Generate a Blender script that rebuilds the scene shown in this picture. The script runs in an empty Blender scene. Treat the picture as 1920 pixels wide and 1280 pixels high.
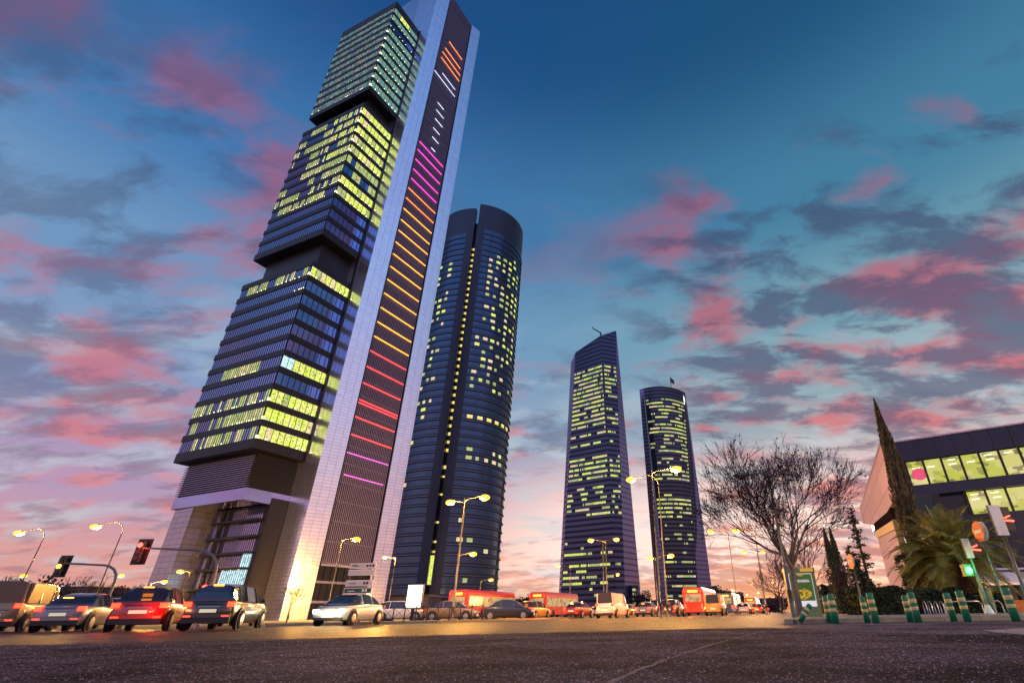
import bpy, math, random
from mathutils import Vector, Matrix
random.seed(7)
R = math.radians
C = bpy.context.scene.collection
# ---------------------------------------------------------------- camera model (photo pixels, 1920 x 1280)
FPX, PPX, PPY, PITCH, ROLL, CH = 934., 1119., 640., math.atan(511/934.), R(.96), .3
def ray(x, y):
    u = x-PPX; v = PPY-y; c, s = math.cos(ROLL), math.sin(ROLL)
    u2 = u*c+v*s; v2 = -u*s+v*c
    fw = FPX*math.cos(PITCH)-v2*math.sin(PITCH); up = FPX*math.sin(PITCH)+v2*math.cos(PITCH)
    return u2/fw, up/fw
def at(x, y, d):
    a, b = ray(x, y); return Vector((a*d, d, CH+b*d))
def px(X, Y, Z):
    Z -= CH; c = Y*math.cos(PITCH)+Z*math.sin(PITCH)
    v2 = FPX*(-Y*math.sin(PITCH)+Z*math.cos(PITCH))/c; u2 = FPX*X/c
    cc, s = math.cos(ROLL), math.sin(ROLL)
    return PPX+u2*cc-v2*s, PPY-(u2*s+v2*cc)
def hgt(y, X, Y):
    lo, hi = 0., 400.
    for _ in range(50):
        m = (lo+hi)/2
        if px(X, Y, m)[1] > y: lo = m
        else: hi = m
    return lo
cam = bpy.data.cameras.new('camera'); co = bpy.data.objects.new('camera', cam); C.objects.link(co)
cam.sensor_width = 36; cam.lens = FPX/1920*36; cam.clip_end = 6000; cam.clip_start = .05
cam.shift_x = -(PPX-960)/1920; cam.shift_y = (PPY-640)/1920
co.matrix_world = Matrix.Translation((0, 0, CH)) @ Matrix.Rotation(math.pi/2+PITCH, 4, 'X') @ Matrix.Rotation(-ROLL, 4, 'Z')
bpy.context.scene.camera = co
vs = bpy.context.scene.view_settings
vs.view_transform = 'Standard'; vs.look = 'None'; vs.exposure = 0; vs.gamma = 1
# ---------------------------------------------------------------- materials
M = {}
def nn(nt, t, **k):
    n = nt.nodes.new(t)
    for a, b in k.items(): setattr(n, a, b)
    return n
def mat(name, col, rough=.6, metal=0., emis=None, es=0., var=0., vscale=3., bump=0., bscale=20., coat=0., spec=None):
    m = bpy.data.materials.new(name); m.use_nodes = True; nt = m.node_tree; b = nt.nodes['Principled BSDF']
    b.inputs['Base Color'].default_value = (*col, 1); b.inputs['Roughness'].default_value = rough; b.inputs['Metallic'].default_value = metal
    if coat: b.inputs['Coat Weight'].default_value = coat; b.inputs['Coat Roughness'].default_value = .05
    if spec is not None: b.inputs['Specular IOR Level'].default_value = spec
    tc = None
    if var or bump:
        tc = nn(nt, 'ShaderNodeTexCoord')
    if var:
        n = nn(nt, 'ShaderNodeTexNoise'); n.inputs['Scale'].default_value = vscale; n.inputs['Detail'].default_value = 6
        nt.links.new(tc.outputs['Object'], n.inputs['Vector'])
        r = nn(nt, 'ShaderNodeMapRange'); r.inputs['From Min'].default_value = .3; r.inputs['From Max'].default_value = .7
        r.inputs['To Min'].default_value = 1-var; r.inputs['To Max'].default_value = 1+var
        nt.links.new(n.outputs['Fac'], r.inputs['Value'])
        x = nn(nt, 'ShaderNodeMix', data_type='RGBA', blend_type='MULTIPLY'); x.inputs['Factor'].default_value = 1
        x.inputs['A'].default_value = (*col, 1); nt.links.new(r.outputs['Result'], x.inputs['B'])
        nt.links.new(x.outputs['Result'], b.inputs['Base Color'])
    if bump:
        n = nn(nt, 'ShaderNodeTexNoise'); n.inputs['Scale'].default_value = bscale; n.inputs['Detail'].default_value = 4
        nt.links.new(tc.outputs['Object'], n.inputs['Vector'])
        u = nn(nt, 'ShaderNodeBump'); u.inputs['Strength'].default_value = bump; u.inputs['Distance'].default_value = .02
        nt.links.new(n.outputs['Fac'], u.inputs['Height']); nt.links.new(u.outputs['Normal'], b.inputs['Normal'])
    if emis:
        b.inputs['Emission Color'].default_value = (*emis, 1); b.inputs['Emission Strength'].default_value = es
    M[name] = m; return m
def litglass(name, col, es, lo=.22, scale=(.9, 1.3), base=(.05, .06, .07)):
    """lit room behind a pane: brightness varies with what stands in the room"""
    m = mat(name, base, .12, 0, col, es); nt = m.node_tree; b = nt.nodes['Principled BSDF']
    uv = nn(nt, 'ShaderNodeUVMap'); mp = nn(nt, 'ShaderNodeMapping'); mp.inputs['Scale'].default_value = (scale[0], scale[1], 1)
    nt.links.new(uv.outputs['UV'], mp.inputs['Vector'])
    v = nn(nt, 'ShaderNodeTexVoronoi', distance='CHEBYCHEV'); v.inputs['Scale'].default_value = 1
    nt.links.new(mp.outputs['Vector'], v.inputs['Vector'])
    n = nn(nt, 'ShaderNodeTexNoise'); n.inputs['Scale'].default_value = 1.1; n.inputs['Detail'].default_value = 4
    nt.links.new(mp.outputs['Vector'], n.inputs['Vector'])
    s = nn(nt, 'ShaderNodeSeparateColor'); nt.links.new(v.outputs['Color'], s.inputs['Color'])
    a = nn(nt, 'ShaderNodeMath', operation='ADD'); nt.links.new(s.outputs['Red'], a.inputs[0]); nt.links.new(n.outputs['Fac'], a.inputs[1])
    r = nn(nt, 'ShaderNodeMapRange'); r.inputs['From Min'].default_value = .35; r.inputs['From Max'].default_value = 1.25
    r.inputs['To Min'].default_value = lo*es; r.inputs['To Max'].default_value = es*1.25
    y = nn(nt, 'ShaderNodeSeparateXYZ'); nt.links.new(mp.outputs['Vector'], y.inputs['Vector'])
    v2 = nn(nt, 'ShaderNodeTexVoronoi', distance='CHEBYCHEV'); v2.inputs['Scale'].default_value = 3.1; nt.links.new(mp.outputs['Vector'], v2.inputs['Vector'])
    s2 = nn(nt, 'ShaderNodeSeparateColor'); nt.links.new(v2.outputs['Color'], s2.inputs['Color'])
    k = nn(nt, 'ShaderNodeMapRange'); k.inputs['From Min'].default_value = .0; k.inputs['From Max'].default_value = .35; k.inputs['To Min'].default_value = .25; k.inputs['To Max'].default_value = 1
    nt.links.new(s2.outputs['Green'], k.inputs['Value'])
    q = nn(nt, 'ShaderNodeMath', operation='MULTIPLY'); nt.links.new(r.outputs['Result'], q.inputs[0]); nt.links.new(k.outputs['Result'], q.inputs[1])
    nt.links.new(q.outputs[0], b.inputs['Emission Strength'])
    x = nn(nt, 'ShaderNodeMix', data_type='RGBA'); x.inputs['A'].default_value = (*col, 1); x.inputs['B'].default_value = (1, .86, .38, 1) if col[2] < .3 else (*col, 1)
    f = nn(nt, 'ShaderNodeMapRange'); f.inputs['From Min'].default_value = .35; f.inputs['To Max'].default_value = .8; nt.links.new(s.outputs['Blue'], f.inputs['Value']); nt.links.new(f.outputs['Result'], x.inputs['Factor'])
    nt.links.new(x.outputs['Result'], b.inputs['Emission Color'])
    return m
def panelled(name, col, w, h, mort, rough=.25, metal=.85, line=(.08, .08, .12), off=0., mottle=.12):
    m = mat(name, col, rough, metal); nt = m.node_tree; b = nt.nodes['Principled BSDF']
    uv = nn(nt, 'ShaderNodeUVMap'); t = nn(nt, 'ShaderNodeTexBrick', offset=off)
    t.inputs['Scale'].default_value = 1; t.inputs['Brick Width'].default_value = w; t.inputs['Row Height'].default_value = h
    t.inputs['Mortar Size'].default_value = mort; t.inputs['Mortar Smooth'].default_value = .1
    t.inputs['Color1'].default_value = (*[c*(1+mottle) for c in col], 1); t.inputs['Color2'].default_value = (*[c*(1-mottle) for c in col], 1)
    t.inputs['Mortar'].default_value = (*line, 1)
    nt.links.new(uv.outputs['UV'], t.inputs['Vector']); nt.links.new(t.outputs['Color'], b.inputs['Base Color'])
    n = nn(nt, 'ShaderNodeTexNoise'); n.inputs['Scale'].default_value = .25; nt.links.new(uv.outputs['UV'], n.inputs['Vector'])
    u = nn(nt, 'ShaderNodeBump'); u.inputs['Strength'].default_value = .12; u.inputs['Distance'].default_value = .5
    nt.links.new(n.outputs['Fac'], u.inputs['Height']); nt.links.new(u.outputs['Normal'], b.inputs['Normal'])
    return m
def banded(name, c1, c2, period, frac, rough=.15, metal=.6):
    """storeys: glass and spandrel bands by height"""
    m = mat(name, c1, rough, metal); nt = m.node_tree; b = nt.nodes['Principled BSDF']
    uv = nn(nt, 'ShaderNodeUVMap'); s = nn(nt, 'ShaderNodeSeparateXYZ'); nt.links.new(uv.outputs['UV'], s.inputs['Vector'])
    d = nn(nt, 'ShaderNodeMath', operation='DIVIDE'); d.inputs[1].default_value = period; nt.links.new(s.outputs['Y'], d.inputs[0])
    f = nn(nt, 'ShaderNodeMath', operation='FRACT'); nt.links.new(d.outputs[0], f.inputs[0])
    g = nn(nt, 'ShaderNodeMath', operation='LESS_THAN'); g.inputs[1].default_value = frac; nt.links.new(f.outputs[0], g.inputs[0])
    x = nn(nt, 'ShaderNodeMix', data_type='RGBA'); x.inputs['A'].default_value = (*c1, 1); x.inputs['B'].default_value = (*c2, 1)
    nt.links.new(g.outputs[0], x.inputs['Factor']); nt.links.new(x.outputs['Result'], b.inputs['Base Color'])
    q = nn(nt, 'ShaderNodeMath', operation='MULTIPLY_ADD'); q.inputs[1].default_value = .3; q.inputs[2].default_value = rough
    nt.links.new(g.outputs[0], q.inputs[0]); nt.links.new(q.outputs[0], b.inputs['Roughness'])
    return m
mat('black', (.012, .012, .018), .45); mat('dark_metal', (.03, .03, .035), .4, .6); mat('spandrel', (.010, .010, .018), .55)
mat('office_glass', (.44, .44, .76), .10, .92); mat('mullion', (.02, .02, .03), .4, .5)
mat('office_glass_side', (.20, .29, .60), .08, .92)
litglass('lit_yellow', (.78, .95, .10), 1.15); litglass('lit_teal', (.25, .52, .40), .62, .5, base=(.1, .12, .14)); litglass('lit_warm', (1, .78, .12), 1.2)
litglass('lit_soft', (.62, .80, .22), .75, .25); litglass('lit_white', (.6, .9, 1.), 1.2, .5)
litglass('teal_dim', (.10, .24, .28), .5, .6, base=(.1, .14, .2)); mat('spot', (1, 1, .6), .5, 0, (1, .95, .35), 5)
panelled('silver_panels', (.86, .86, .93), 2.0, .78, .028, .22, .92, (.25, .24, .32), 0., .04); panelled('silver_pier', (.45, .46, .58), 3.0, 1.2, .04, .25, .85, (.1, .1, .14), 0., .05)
mat('slat', (.34, .30, .46), .4, .35); litglass('lit_cream', (1, .80, .42), 1.0); mat('louvre_back', (.035, .028, .055), .6)
for n, c, s in (('strip_orange', (1, .22, .03), 5), ('strip_white', (.75, .8, 1), 2.6), ('strip_magenta', (1, .04, .45), 5), ('strip_gold', (1, .38, .02), 5), ('strip_red', (1, .05, .04), 4.5), ('strip_violet', (.75, .12, .55), 2.5)):
    mat(n, c, .5, 0, c, s)
mat('lobe', (.022, .026, .055), .42, .25, var=.15, vscale=.05); mat('ledge', (.14, .19, .30), .35, .6); mat('lobe_glass', (.05, .085, .15), .15, .8)
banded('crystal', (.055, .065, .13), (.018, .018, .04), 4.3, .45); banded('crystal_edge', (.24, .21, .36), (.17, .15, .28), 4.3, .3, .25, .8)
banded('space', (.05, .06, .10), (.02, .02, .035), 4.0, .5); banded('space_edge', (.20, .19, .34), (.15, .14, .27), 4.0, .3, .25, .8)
mat('concrete', (.30, .28, .27), .85, var=.2, vscale=2, bump=.3); mat('white_paint', (.75, .72, .66), .5, var=.06); mat('steel', (.45, .45, .45), .3, .9)
mat('galv', (.16, .155, .14), .45, .5, var=.15, vscale=4); mat('pole_dark', (.035, .035, .04), .5, .3)
mat('sodium', (1, .7, .2), .4, 0, (1, .37, .008), 2.7); mat('sodium_far', (1, .7, .2), .4, 0, (1, .34, .008), 2.4)
mat('head_lamp', (1, 1, .9), .3, 0, (1, .93, .6), 22); mat('tail_red', (.6, .02, .02), .3, 0, (1, .03, .01), 7); mat('brake_orange', (1, .3, .05), .3, 0, (1, .28, .03), 7)
mat('signal_red', (.8, .05, .03), .3, 0, (1, .05, .03), 9); mat('signal_green', (.05, .8, .3), .3, 0, (.08, 1, .25), 7); mat('signal_amber', (1, .6, .05), .3, 0, (1, .55, .04), 10)
mat('lens_off', (.04, .02, .02), .3)
mat('tyre', (.02, .02, .02), .8); mat('rim', (.4, .4, .4), .3, .8); mat('car_glass', (.03, .03, .04), .05, .2, spec=.9); mat('plate', (.7, .66, .5), .5, 0, (1, .85, .5), .45)
for n, c in (('paint_red', (.42, .012, .01)), ('paint_dark', (.022, .02, .025)), ('paint_silver', (.20, .19, .21)), ('paint_tan', (.26, .17, .09)), ('paint_white', (.72, .70, .66)), ('paint_blue', (.03, .06, .16)), ('paint_bus', (.55, .02, .02)), ('paint_yellow', (.65, .35, .03))):
    mat(n, c, .28, .15, coat=.8)
mat('bollard_green', (.010, .20, .085), .38, var=.15, vscale=9); mat('bollard_band', (.78, .58, .20), .45)
mat('bark_pale', (.20, .15, .10), .9, var=.35, vscale=5, bump=.5, bscale=12); mat('bark_dark', (.04, .028, .025), .9, var=.2, vscale=5)
mat('twig', (.035, .022, .035), .9)
mat('leaf_dark', (.018, .034, .015), .8, var=.45, vscale=2.5); mat('leaf_hedge', (.026, .045, .015), .75, var=.5, vscale=3); mat('leaf_cypress', (.085, .065, .03), .85, var=.45, vscale=3)
mat('frond', (.19, .20, .035), .5, var=.45, vscale=1.5); mat('frond_rib', (.20, .17, .06), .6); mat('palm_trunk', (.10, .06, .035), .9, var=.4, vscale=6)
mat('purple_leaf', (.09, .03, .045), .8, var=.4, vscale=4); mat('green_case', (.16, .24, .10), .4, .2); mat('poster_green', (.05, .12, .015), .5, 0, (.12, .3, .03), .18)
mat('poster_yellow', (.6, .38, .03), .5, 0, (1, .6, .05), .3); mat('poster_white', (.8, .8, .8), .5, 0, (.9, .85, .95), .45); mat('advert_lit', (1, .95, .8), .5, 0, (1, .93, .66), 1.6)
mat('sign_red', (.6, .015, .012), .4, 0, (1, .03, .02), .12); mat('sign_pink', (.5, .05, .12), .5, 0, (.9, .12, .25), .5); mat('sign_grey', (.55, .5, .52), .5); mat('sign_green', (.02, .08, .05), .5)
panelled('lilac_panels', (.44, .33, .50), 9.0, 2.2, .03, .75, .05); mat('matt_black', (.015, .012, .02), 1., spec=0.); mat('cream', (.62, .52, .38), .95, spec=0.); mat('navy', (.014, .018, .045), .18, .4, var=.2, vscale=.4); mat('awning', (.55, .50, .58), .7); mat('wood_orange', (.38, .12, .03), .6, var=.25, vscale=5)
litglass('shop_lit', (.62, .64, .06), .80, .3, (.5, .9)); mat('shop_lamp', (1, 1, .6), .5, 0, (1, 1, .45), 1.8)
mat('skin', (.45, .25, .17), .6); mat('cloth_dark', (.02, .02, .03), .8); mat('cloth_light', (.6, .5, .55), .8); mat('jeans', (.05, .06, .12), .8); mat('hair', (.03, .02, .02), .7)
mat('far_dark', (.035, .025, .045), .9, var=.3, vscale=.3); mat('far_wall', (.10, .07, .09), .9, var=.25, vscale=.1); mat('flag', (.05, .04, .05), .8)
# ---------------------------------------------------------------- mesh builder
class MB:
    def __init__(s): s.v = []; s.f = []; s.m = []; s.mats = []
    def mi(s, m):
        if m not in s.mats: s.mats.append(m)
        return s.mats.index(m)
    def add(s, vs, fs, m):
        o = len(s.v); k = s.mi(m); s.v += [tuple(p) for p in vs]; s.f += [tuple(o+i for i in f) for f in fs]; s.m += [k]*len(fs); return s
    def box(s, a, b, m, rz=0, piv=None):
        x0, y0, z0 = a; x1, y1, z1 = b
        vs = [Vector(p) for p in ((x0, y0, z0), (x1, y0, z0), (x1, y1, z0), (x0, y1, z0), (x0, y0, z1), (x1, y0, z1), (x1, y1, z1), (x0, y1, z1))]
        if rz:
            c = Vector(piv) if piv else Vector(((x0+x1)/2, (y0+y1)/2, 0)); r = Matrix.Rotation(rz, 3, 'Z'); vs = [r@(p-c)+c for p in vs]
        return s.add(vs, [(3, 2, 1, 0), (4, 5, 6, 7), (0, 1, 5, 4), (1, 2, 6, 5), (2, 3, 7, 6), (3, 0, 4, 7)], m)
    def prism(s, poly, z0, z1, m, cap=True):
        n = len(poly); vs = [(p[0], p[1], z0) for p in poly]+[(p[0], p[1], z1) for p in poly]
        fs = [(i, (i+1) % n, n+(i+1) % n, n+i) for i in range(n)]
        if cap: fs += [tuple(range(n-1, -1, -1)), tuple(range(n, 2*n))]
        return s.add(vs, fs, m)
    def bar(s, a, b, w, m, w2=None, up=(0, 0, 1)):
        a = Vector(a); b = Vector(b); d = (b-a).normalized(); u = Vector(up)
        if abs(d.dot(u)) > .98: u = Vector((1, 0, 0))
        x = d.cross(u).normalized()*(w/2); y = x.cross(d).normalized()*((w2 or w)/2)
        vs = [a-x-y, a+x-y, a+x+y, a-x+y, b-x-y, b+x-y, b+x+y, b-x+y]
        return s.add(vs, [(3, 2, 1, 0), (4, 5, 6, 7), (0, 1, 5, 4), (1, 2, 6, 5), (2, 3, 7, 6), (3, 0, 4, 7)], m)
    def tube(s, pts, rad, m, n=8, cap=True):
        pts = [Vector(p) for p in pts]; rad = rad if isinstance(rad, (list, tuple)) else [rad]*len(pts)
        vs = []; fs = []; ref = Vector((.13, .27, 1))
        for i, p in enumerate(pts):
            d = (pts[min(i+1, len(pts)-1)]-pts[max(i-1, 0)]).normalized()
            if abs(d.dot(ref.normalized())) > .97: r_ = Vector((1, .1, 0))
            else: r_ = ref
            x = d.cross(r_).normalized(); y = d.cross(x)
            for k in range(n):
                a = 2*math.pi*k/n; vs.append(p+(x*math.cos(a)+y*math.sin(a))*rad[i])
        for i in range(len(pts)-1):
            for k in range(n): fs.append((i*n+k, i*n+(k+1) % n, (i+1)*n+(k+1) % n, (i+1)*n+k))
        if cap: fs += [tuple(range(n)), tuple(range(len(vs)-1, len(vs)-n-1, -1))]
        return s.add(vs, fs, m)
    def lathe(s, prof, m, n=16, c=(0, 0, 0), axis='z'):
        vs = []; fs = []
        for r, z in prof:
            for k in range(n):
                a = 2*math.pi*k/n; p = (r*math.cos(a), r*math.sin(a), z)
                if axis == 'x': p = (p[2], p[0], p[1])
                if axis == 'y': p = (p[0], p[2], p[1])
                vs.append((p[0]+c[0], p[1]+c[1], p[2]+c[2]))
        for i in range(len(prof)-1):
            for k in range(n): fs.append((i*n+k, i*n+(k+1) % n, (i+1)*n+(k+1) % n, (i+1)*n+k))
        fs += [tuple(range(n-1, -1, -1)), tuple(range(len(vs)-n, len(vs)))]
        return s.add(vs, fs, m)
    def ball(s, c, r, m, n=10, sq=(1, 1, 1)):
        prof = [(max(.001, math.sin(math.pi*i/6))*r, -math.cos(math.pi*i/6)*r) for i in range(7)]
        vs = []; o = len(s.v); s.lathe(prof, m, n)
        for i in range(o, len(s.v)):
            p = s.v[i]; s.v[i] = (p[0]*sq[0]+c[0], p[1]*sq[1]+c[1], p[2]*sq[2]+c[2])
        return s
    def quad(s, a, b, c, d, m): return s.add([a, b, c, d], [(0, 1, 2, 3)], m)
    def build(s, name, parent=None, smooth=False, label=None, loc=None, rz=0):
        me = bpy.data.meshes.new(name); me.from_pydata(s.v, [], s.f)
        for k in s.mats: me.materials.append(M[k])
        me.polygons.foreach_set('material_index', s.m)
        uv = me.uv_layers.new(name='UVMap').data; co_ = me.vertices
        for p in me.polygons:
            nx, ny, nz = p.normal
            if abs(nz) > .75:
                for li in p.loop_indices: q = co_[me.loops[li].vertex_index].co; uv[li].uv = (q.x, q.y)
            else:
                l = math.hypot(nx, ny) or 1; tx, ty = -ny/l, nx/l
                for li in p.loop_indices: q = co_[me.loops[li].vertex_index].co; uv[li].uv = (q.x*tx+q.y*ty, q.z)
        if smooth:
            me.polygons.foreach_set('use_smooth', [True]*len(me.polygons))
        me.update(); o = bpy.data.objects.new(name, me); C.objects.link(o)
        if parent: o.parent = parent
        if loc is not None: o.location = loc; o.rotation_euler = (0, 0, rz)
        if label: o['label'] = label
        return o
def thing(name, label, cat, loc=(0, 0, 0), rz=0, group=None):
    o = bpy.data.objects.new(name, None); C.objects.link(o); o.location = loc; o.rotation_euler = (0, 0, rz)
    o.empty_display_size = .3
    return tag(o, label, cat, group)
def tag(o, label, cat, group=None):
    o['label'] = label; o['category'] = cat
    if group: o['group'] = group
    return o
def struct(o): o['kind'] = 'structure'; return o
def dup(root, loc, rz, label, group=None):
    r = root.copy(); C.objects.link(r); r.location = loc; r.rotation_euler = (root.rotation_euler[0], root.rotation_euler[1], rz); r['label'] = label
    if group: r['group'] = group
    for ch in list(root.children):
        c = ch.copy(); C.objects.link(c); c.parent = r
        for g in ch.children: d = g.copy(); C.objects.link(d); d.parent = c
    return r
def lamp(name, loc, power, col=(1, .62, .2), size=.2):
    l = bpy.data.lights.new(name, 'POINT'); l.energy = power; l.color = col; l.shadow_soft_size = size
    o = bpy.data.objects.new(name, l); C.objects.link(o); o.location = loc; return o
# ---------------------------------------------------------------- world
w = bpy.data.worlds.new('World'); bpy.context.scene.world = w; w.use_nodes = True; nt = w.node_tree; nt.nodes.clear()
def L(a, b): nt.links.new(a, b)
def math_(op, a, b=None, c=None):
    n = nn(nt, 'ShaderNodeMath', operation=op)
    for i, v in enumerate((a, b, c)):
        if v is None: continue
        if isinstance(v, (int, float)): n.inputs[i].default_value = v
        else: L(v, n.inputs[i])
    return n.outputs[0]
def ramp(fac, stops, interp='EASE'):
    n = nn(nt, 'ShaderNodeValToRGB'); cr = n.color_ramp; cr.interpolation = interp
    while len(cr.elements) < len(stops): cr.elements.new(.5)
    for e, (p, c) in zip(cr.elements, stops): e.position = p; e.color = (*c, 1)
    L(fac, n.inputs['Fac']); return n.outputs['Color']
def mix(f, a, b, t='MIX'):
    n = nn(nt, 'ShaderNodeMix', data_type='RGBA', blend_type=t)
    for s_, v in (('Factor', f), ('A', a), ('B', b)):
        if isinstance(v, (int, float)): n.inputs[s_].default_value = v
        elif isinstance(v, tuple): n.inputs[s_].default_value = (*v, 1)
        else: L(v, n.inputs[s_])
    return n.outputs['Result']
def mrange(v, a, b, c=0., d=1.):
    n = nn(nt, 'ShaderNodeMapRange', interpolation_type='SMOOTHSTEP'); L(v, n.inputs['Value'])
    for k, x in zip(('From Min', 'From Max', 'To Min', 'To Max'), (a, b, c, d)): n.inputs[k].default_value = x
    return n.outputs['Result']
tc = nn(nt, 'ShaderNodeTexCoord'); sp = nn(nt, 'ShaderNodeSeparateXYZ'); L(tc.outputs['Generated'], sp.inputs['Vector'])
dx, dy, dz = sp.outputs; el = math_('MAXIMUM', dz, 0.)
base = ramp(el, [(0., (.82, .34, .17)), (.07, (.80, .42, .34)), (.18, (.50, .38, .50)), (.32, (.28, .42, .56)), (.48, (.17, .37, .54)), (.66, (.055, .22, .43)), (.86, (.010, .085, .24)), (1., (.005, .05, .17))])
# paler, cyan air toward the right, lilac air toward the left
side = mrange(dx, -.5, .45)
base = mix(1., base, mix(side, (.98, .90, 1.08), (1.04, 1.02, .88)), 'MULTIPLY')
# brighter blue and pink sky opposite the sunset
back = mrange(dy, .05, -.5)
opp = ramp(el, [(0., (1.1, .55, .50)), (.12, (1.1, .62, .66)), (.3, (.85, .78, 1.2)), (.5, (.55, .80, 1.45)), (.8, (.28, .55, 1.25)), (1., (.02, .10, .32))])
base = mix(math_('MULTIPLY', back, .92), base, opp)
sd = (math.sin(R(19)), math.cos(R(19)))
dt = math_('ADD', math_('MULTIPLY', dx, sd[0]), math_('MULTIPLY', dy, sd[1]))
glow = math_('MULTIPLY', mrange(dt, .72, 1.), mrange(el, .30, .0))
base = mix(math_('MULTIPLY', glow, .9), base, (1.2, .60, .22))
glow2 = math_('MULTIPLY', mrange(dt, .78, .94), math_('MULTIPLY', mrange(el, .0, .07), mrange(el, .32, .12)))
base = mix(math_('MULTIPLY', glow2, .85), base, (1.25, .95, .90))
# clouds on a flat layer high above, so the streaks run level and get finer to the horizon
den = math_('ADD', el, .20)
cv = nn(nt, 'ShaderNodeCombineXYZ'); L(math_('DIVIDE', dx, den), cv.inputs[0]); L(math_('DIVIDE', dy, den), cv.inputs[1])
def cloud(scale, off, detail=9, rough=.58, dist=.5, stretch=(1, 1, 1), rot=0):
    mp = nn(nt, 'ShaderNodeMapping'); L(cv.outputs[0], mp.inputs['Vector']); mp.inputs['Location'].default_value = off; mp.inputs['Scale'].default_value = stretch; mp.inputs['Rotation'].default_value = (0, 0, rot)
    n = nn(nt, 'ShaderNodeTexNoise'); n.inputs['Scale'].default_value = scale; n.inputs['Detail'].default_value = detail; n.inputs['Roughness'].default_value = rough; n.inputs['Distortion'].default_value = dist
    L(mp.outputs['Vector'], n.inputs['Vector']); return n.outputs['Fac']
big = cloud(.8, (3.1, 1.7, 0), 2, .4, .2)
c1 = cloud(3.0, (2.0, .5, 0), 9, .55, .25, (1, 1.5, 1), .25)
c2 = cloud(4.2, (7.3, 2.2, 0), 8, .6, .3, (1, 1.7, 1), .2)
band = math_('MULTIPLY', mrange(el, .84, .62, .0, 1.), 1.)
cov = math_('ADD', math_('MULTIPLY', big, .55), math_('MULTIPLY', band, .10))      # more cover where the big field is high
cov = math_('ADD', cov, -.385)
rightc = mrange(dx, .0, .25)
clear = math_('MAXIMUM', mrange(math_('ABSOLUTE', math_('ADD', dx, .14)), .10, .30, .25, 1.), mrange(el, .55, .38))
m1 = math_('MULTIPLY', mrange(math_('ADD', c1, cov), .46, .66), math_('MULTIPLY', mrange(el, .86, .66, .0, 1.), clear))
sub_ = math_('ADD', c2, math_('ADD', cov, math_('MULTIPLY', rightc, .03)))
m2 = math_('MULTIPLY', mrange(sub_, .45, .62), math_('MULTIPLY', mrange(el, .80, .62, .0, 1.), clear))
pinkc = ramp(el, [(0., (1.05, .46, .26)), (.12, (.95, .27, .22)), (.3, (.72, .15, .18)), (.55, (.50, .12, .18)), (.85, (.22, .09, .22))])
darkc = ramp(el, [(0., (.40, .18, .18)), (.12, (.25, .14, .24)), (.3, (.10, .10, .20)), (.6, (.055, .075, .17)), (.9, (.02, .06, .19))])
lite = math_('MULTIPLY', mrange(cloud(2.6, (1.3, 6.2, 0), 7, .55, .3, (1, 1.8, 1), .25), .46, .64), mrange(el, .60, .22))
sky = mix(math_('MULTIPLY', lite, .55), base, (.60, .70, .76))
m1 = math_('MULTIPLY', m1, math_('MULTIPLY_ADD', back, -.55, 1.)); m2 = math_('MULTIPLY', m2, math_('MULTIPLY_ADD', back, -.7, 1.))
sky = mix(math_('MULTIPLY', m1, math_('MULTIPLY_ADD', rightc, .12, .70)), sky, pinkc)
sky = mix(math_('MULTIPLY', m2, math_('MULTIPLY_ADD', rightc, .26, .50)), sky, darkc)
ns = nn(nt, 'ShaderNodeTexSky', sky_type='NISHITA'); ns.sun_disc = False; ns.sun_elevation = R(1.5); ns.sun_rotation = R(19)
sky = mix(1., sky, mix(1., ns.outputs['Color'], (.015, .015, .015), 'MULTIPLY'), 'ADD')
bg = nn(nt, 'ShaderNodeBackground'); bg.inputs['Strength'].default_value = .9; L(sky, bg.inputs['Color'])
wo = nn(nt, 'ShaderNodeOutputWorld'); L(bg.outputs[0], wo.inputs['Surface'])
sl = bpy.data.lights.new('sun', 'SUN'); sl.energy = .5; sl.angle = R(12); sl.color = (1, .55, .35); so = bpy.data.objects.new('sun', sl); C.objects.link(so)
so.rotation_euler = Vector((-math.sin(R(19)), -math.cos(R(19)), -.06)).to_track_quat('-Z', 'Y').to_euler()

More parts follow.
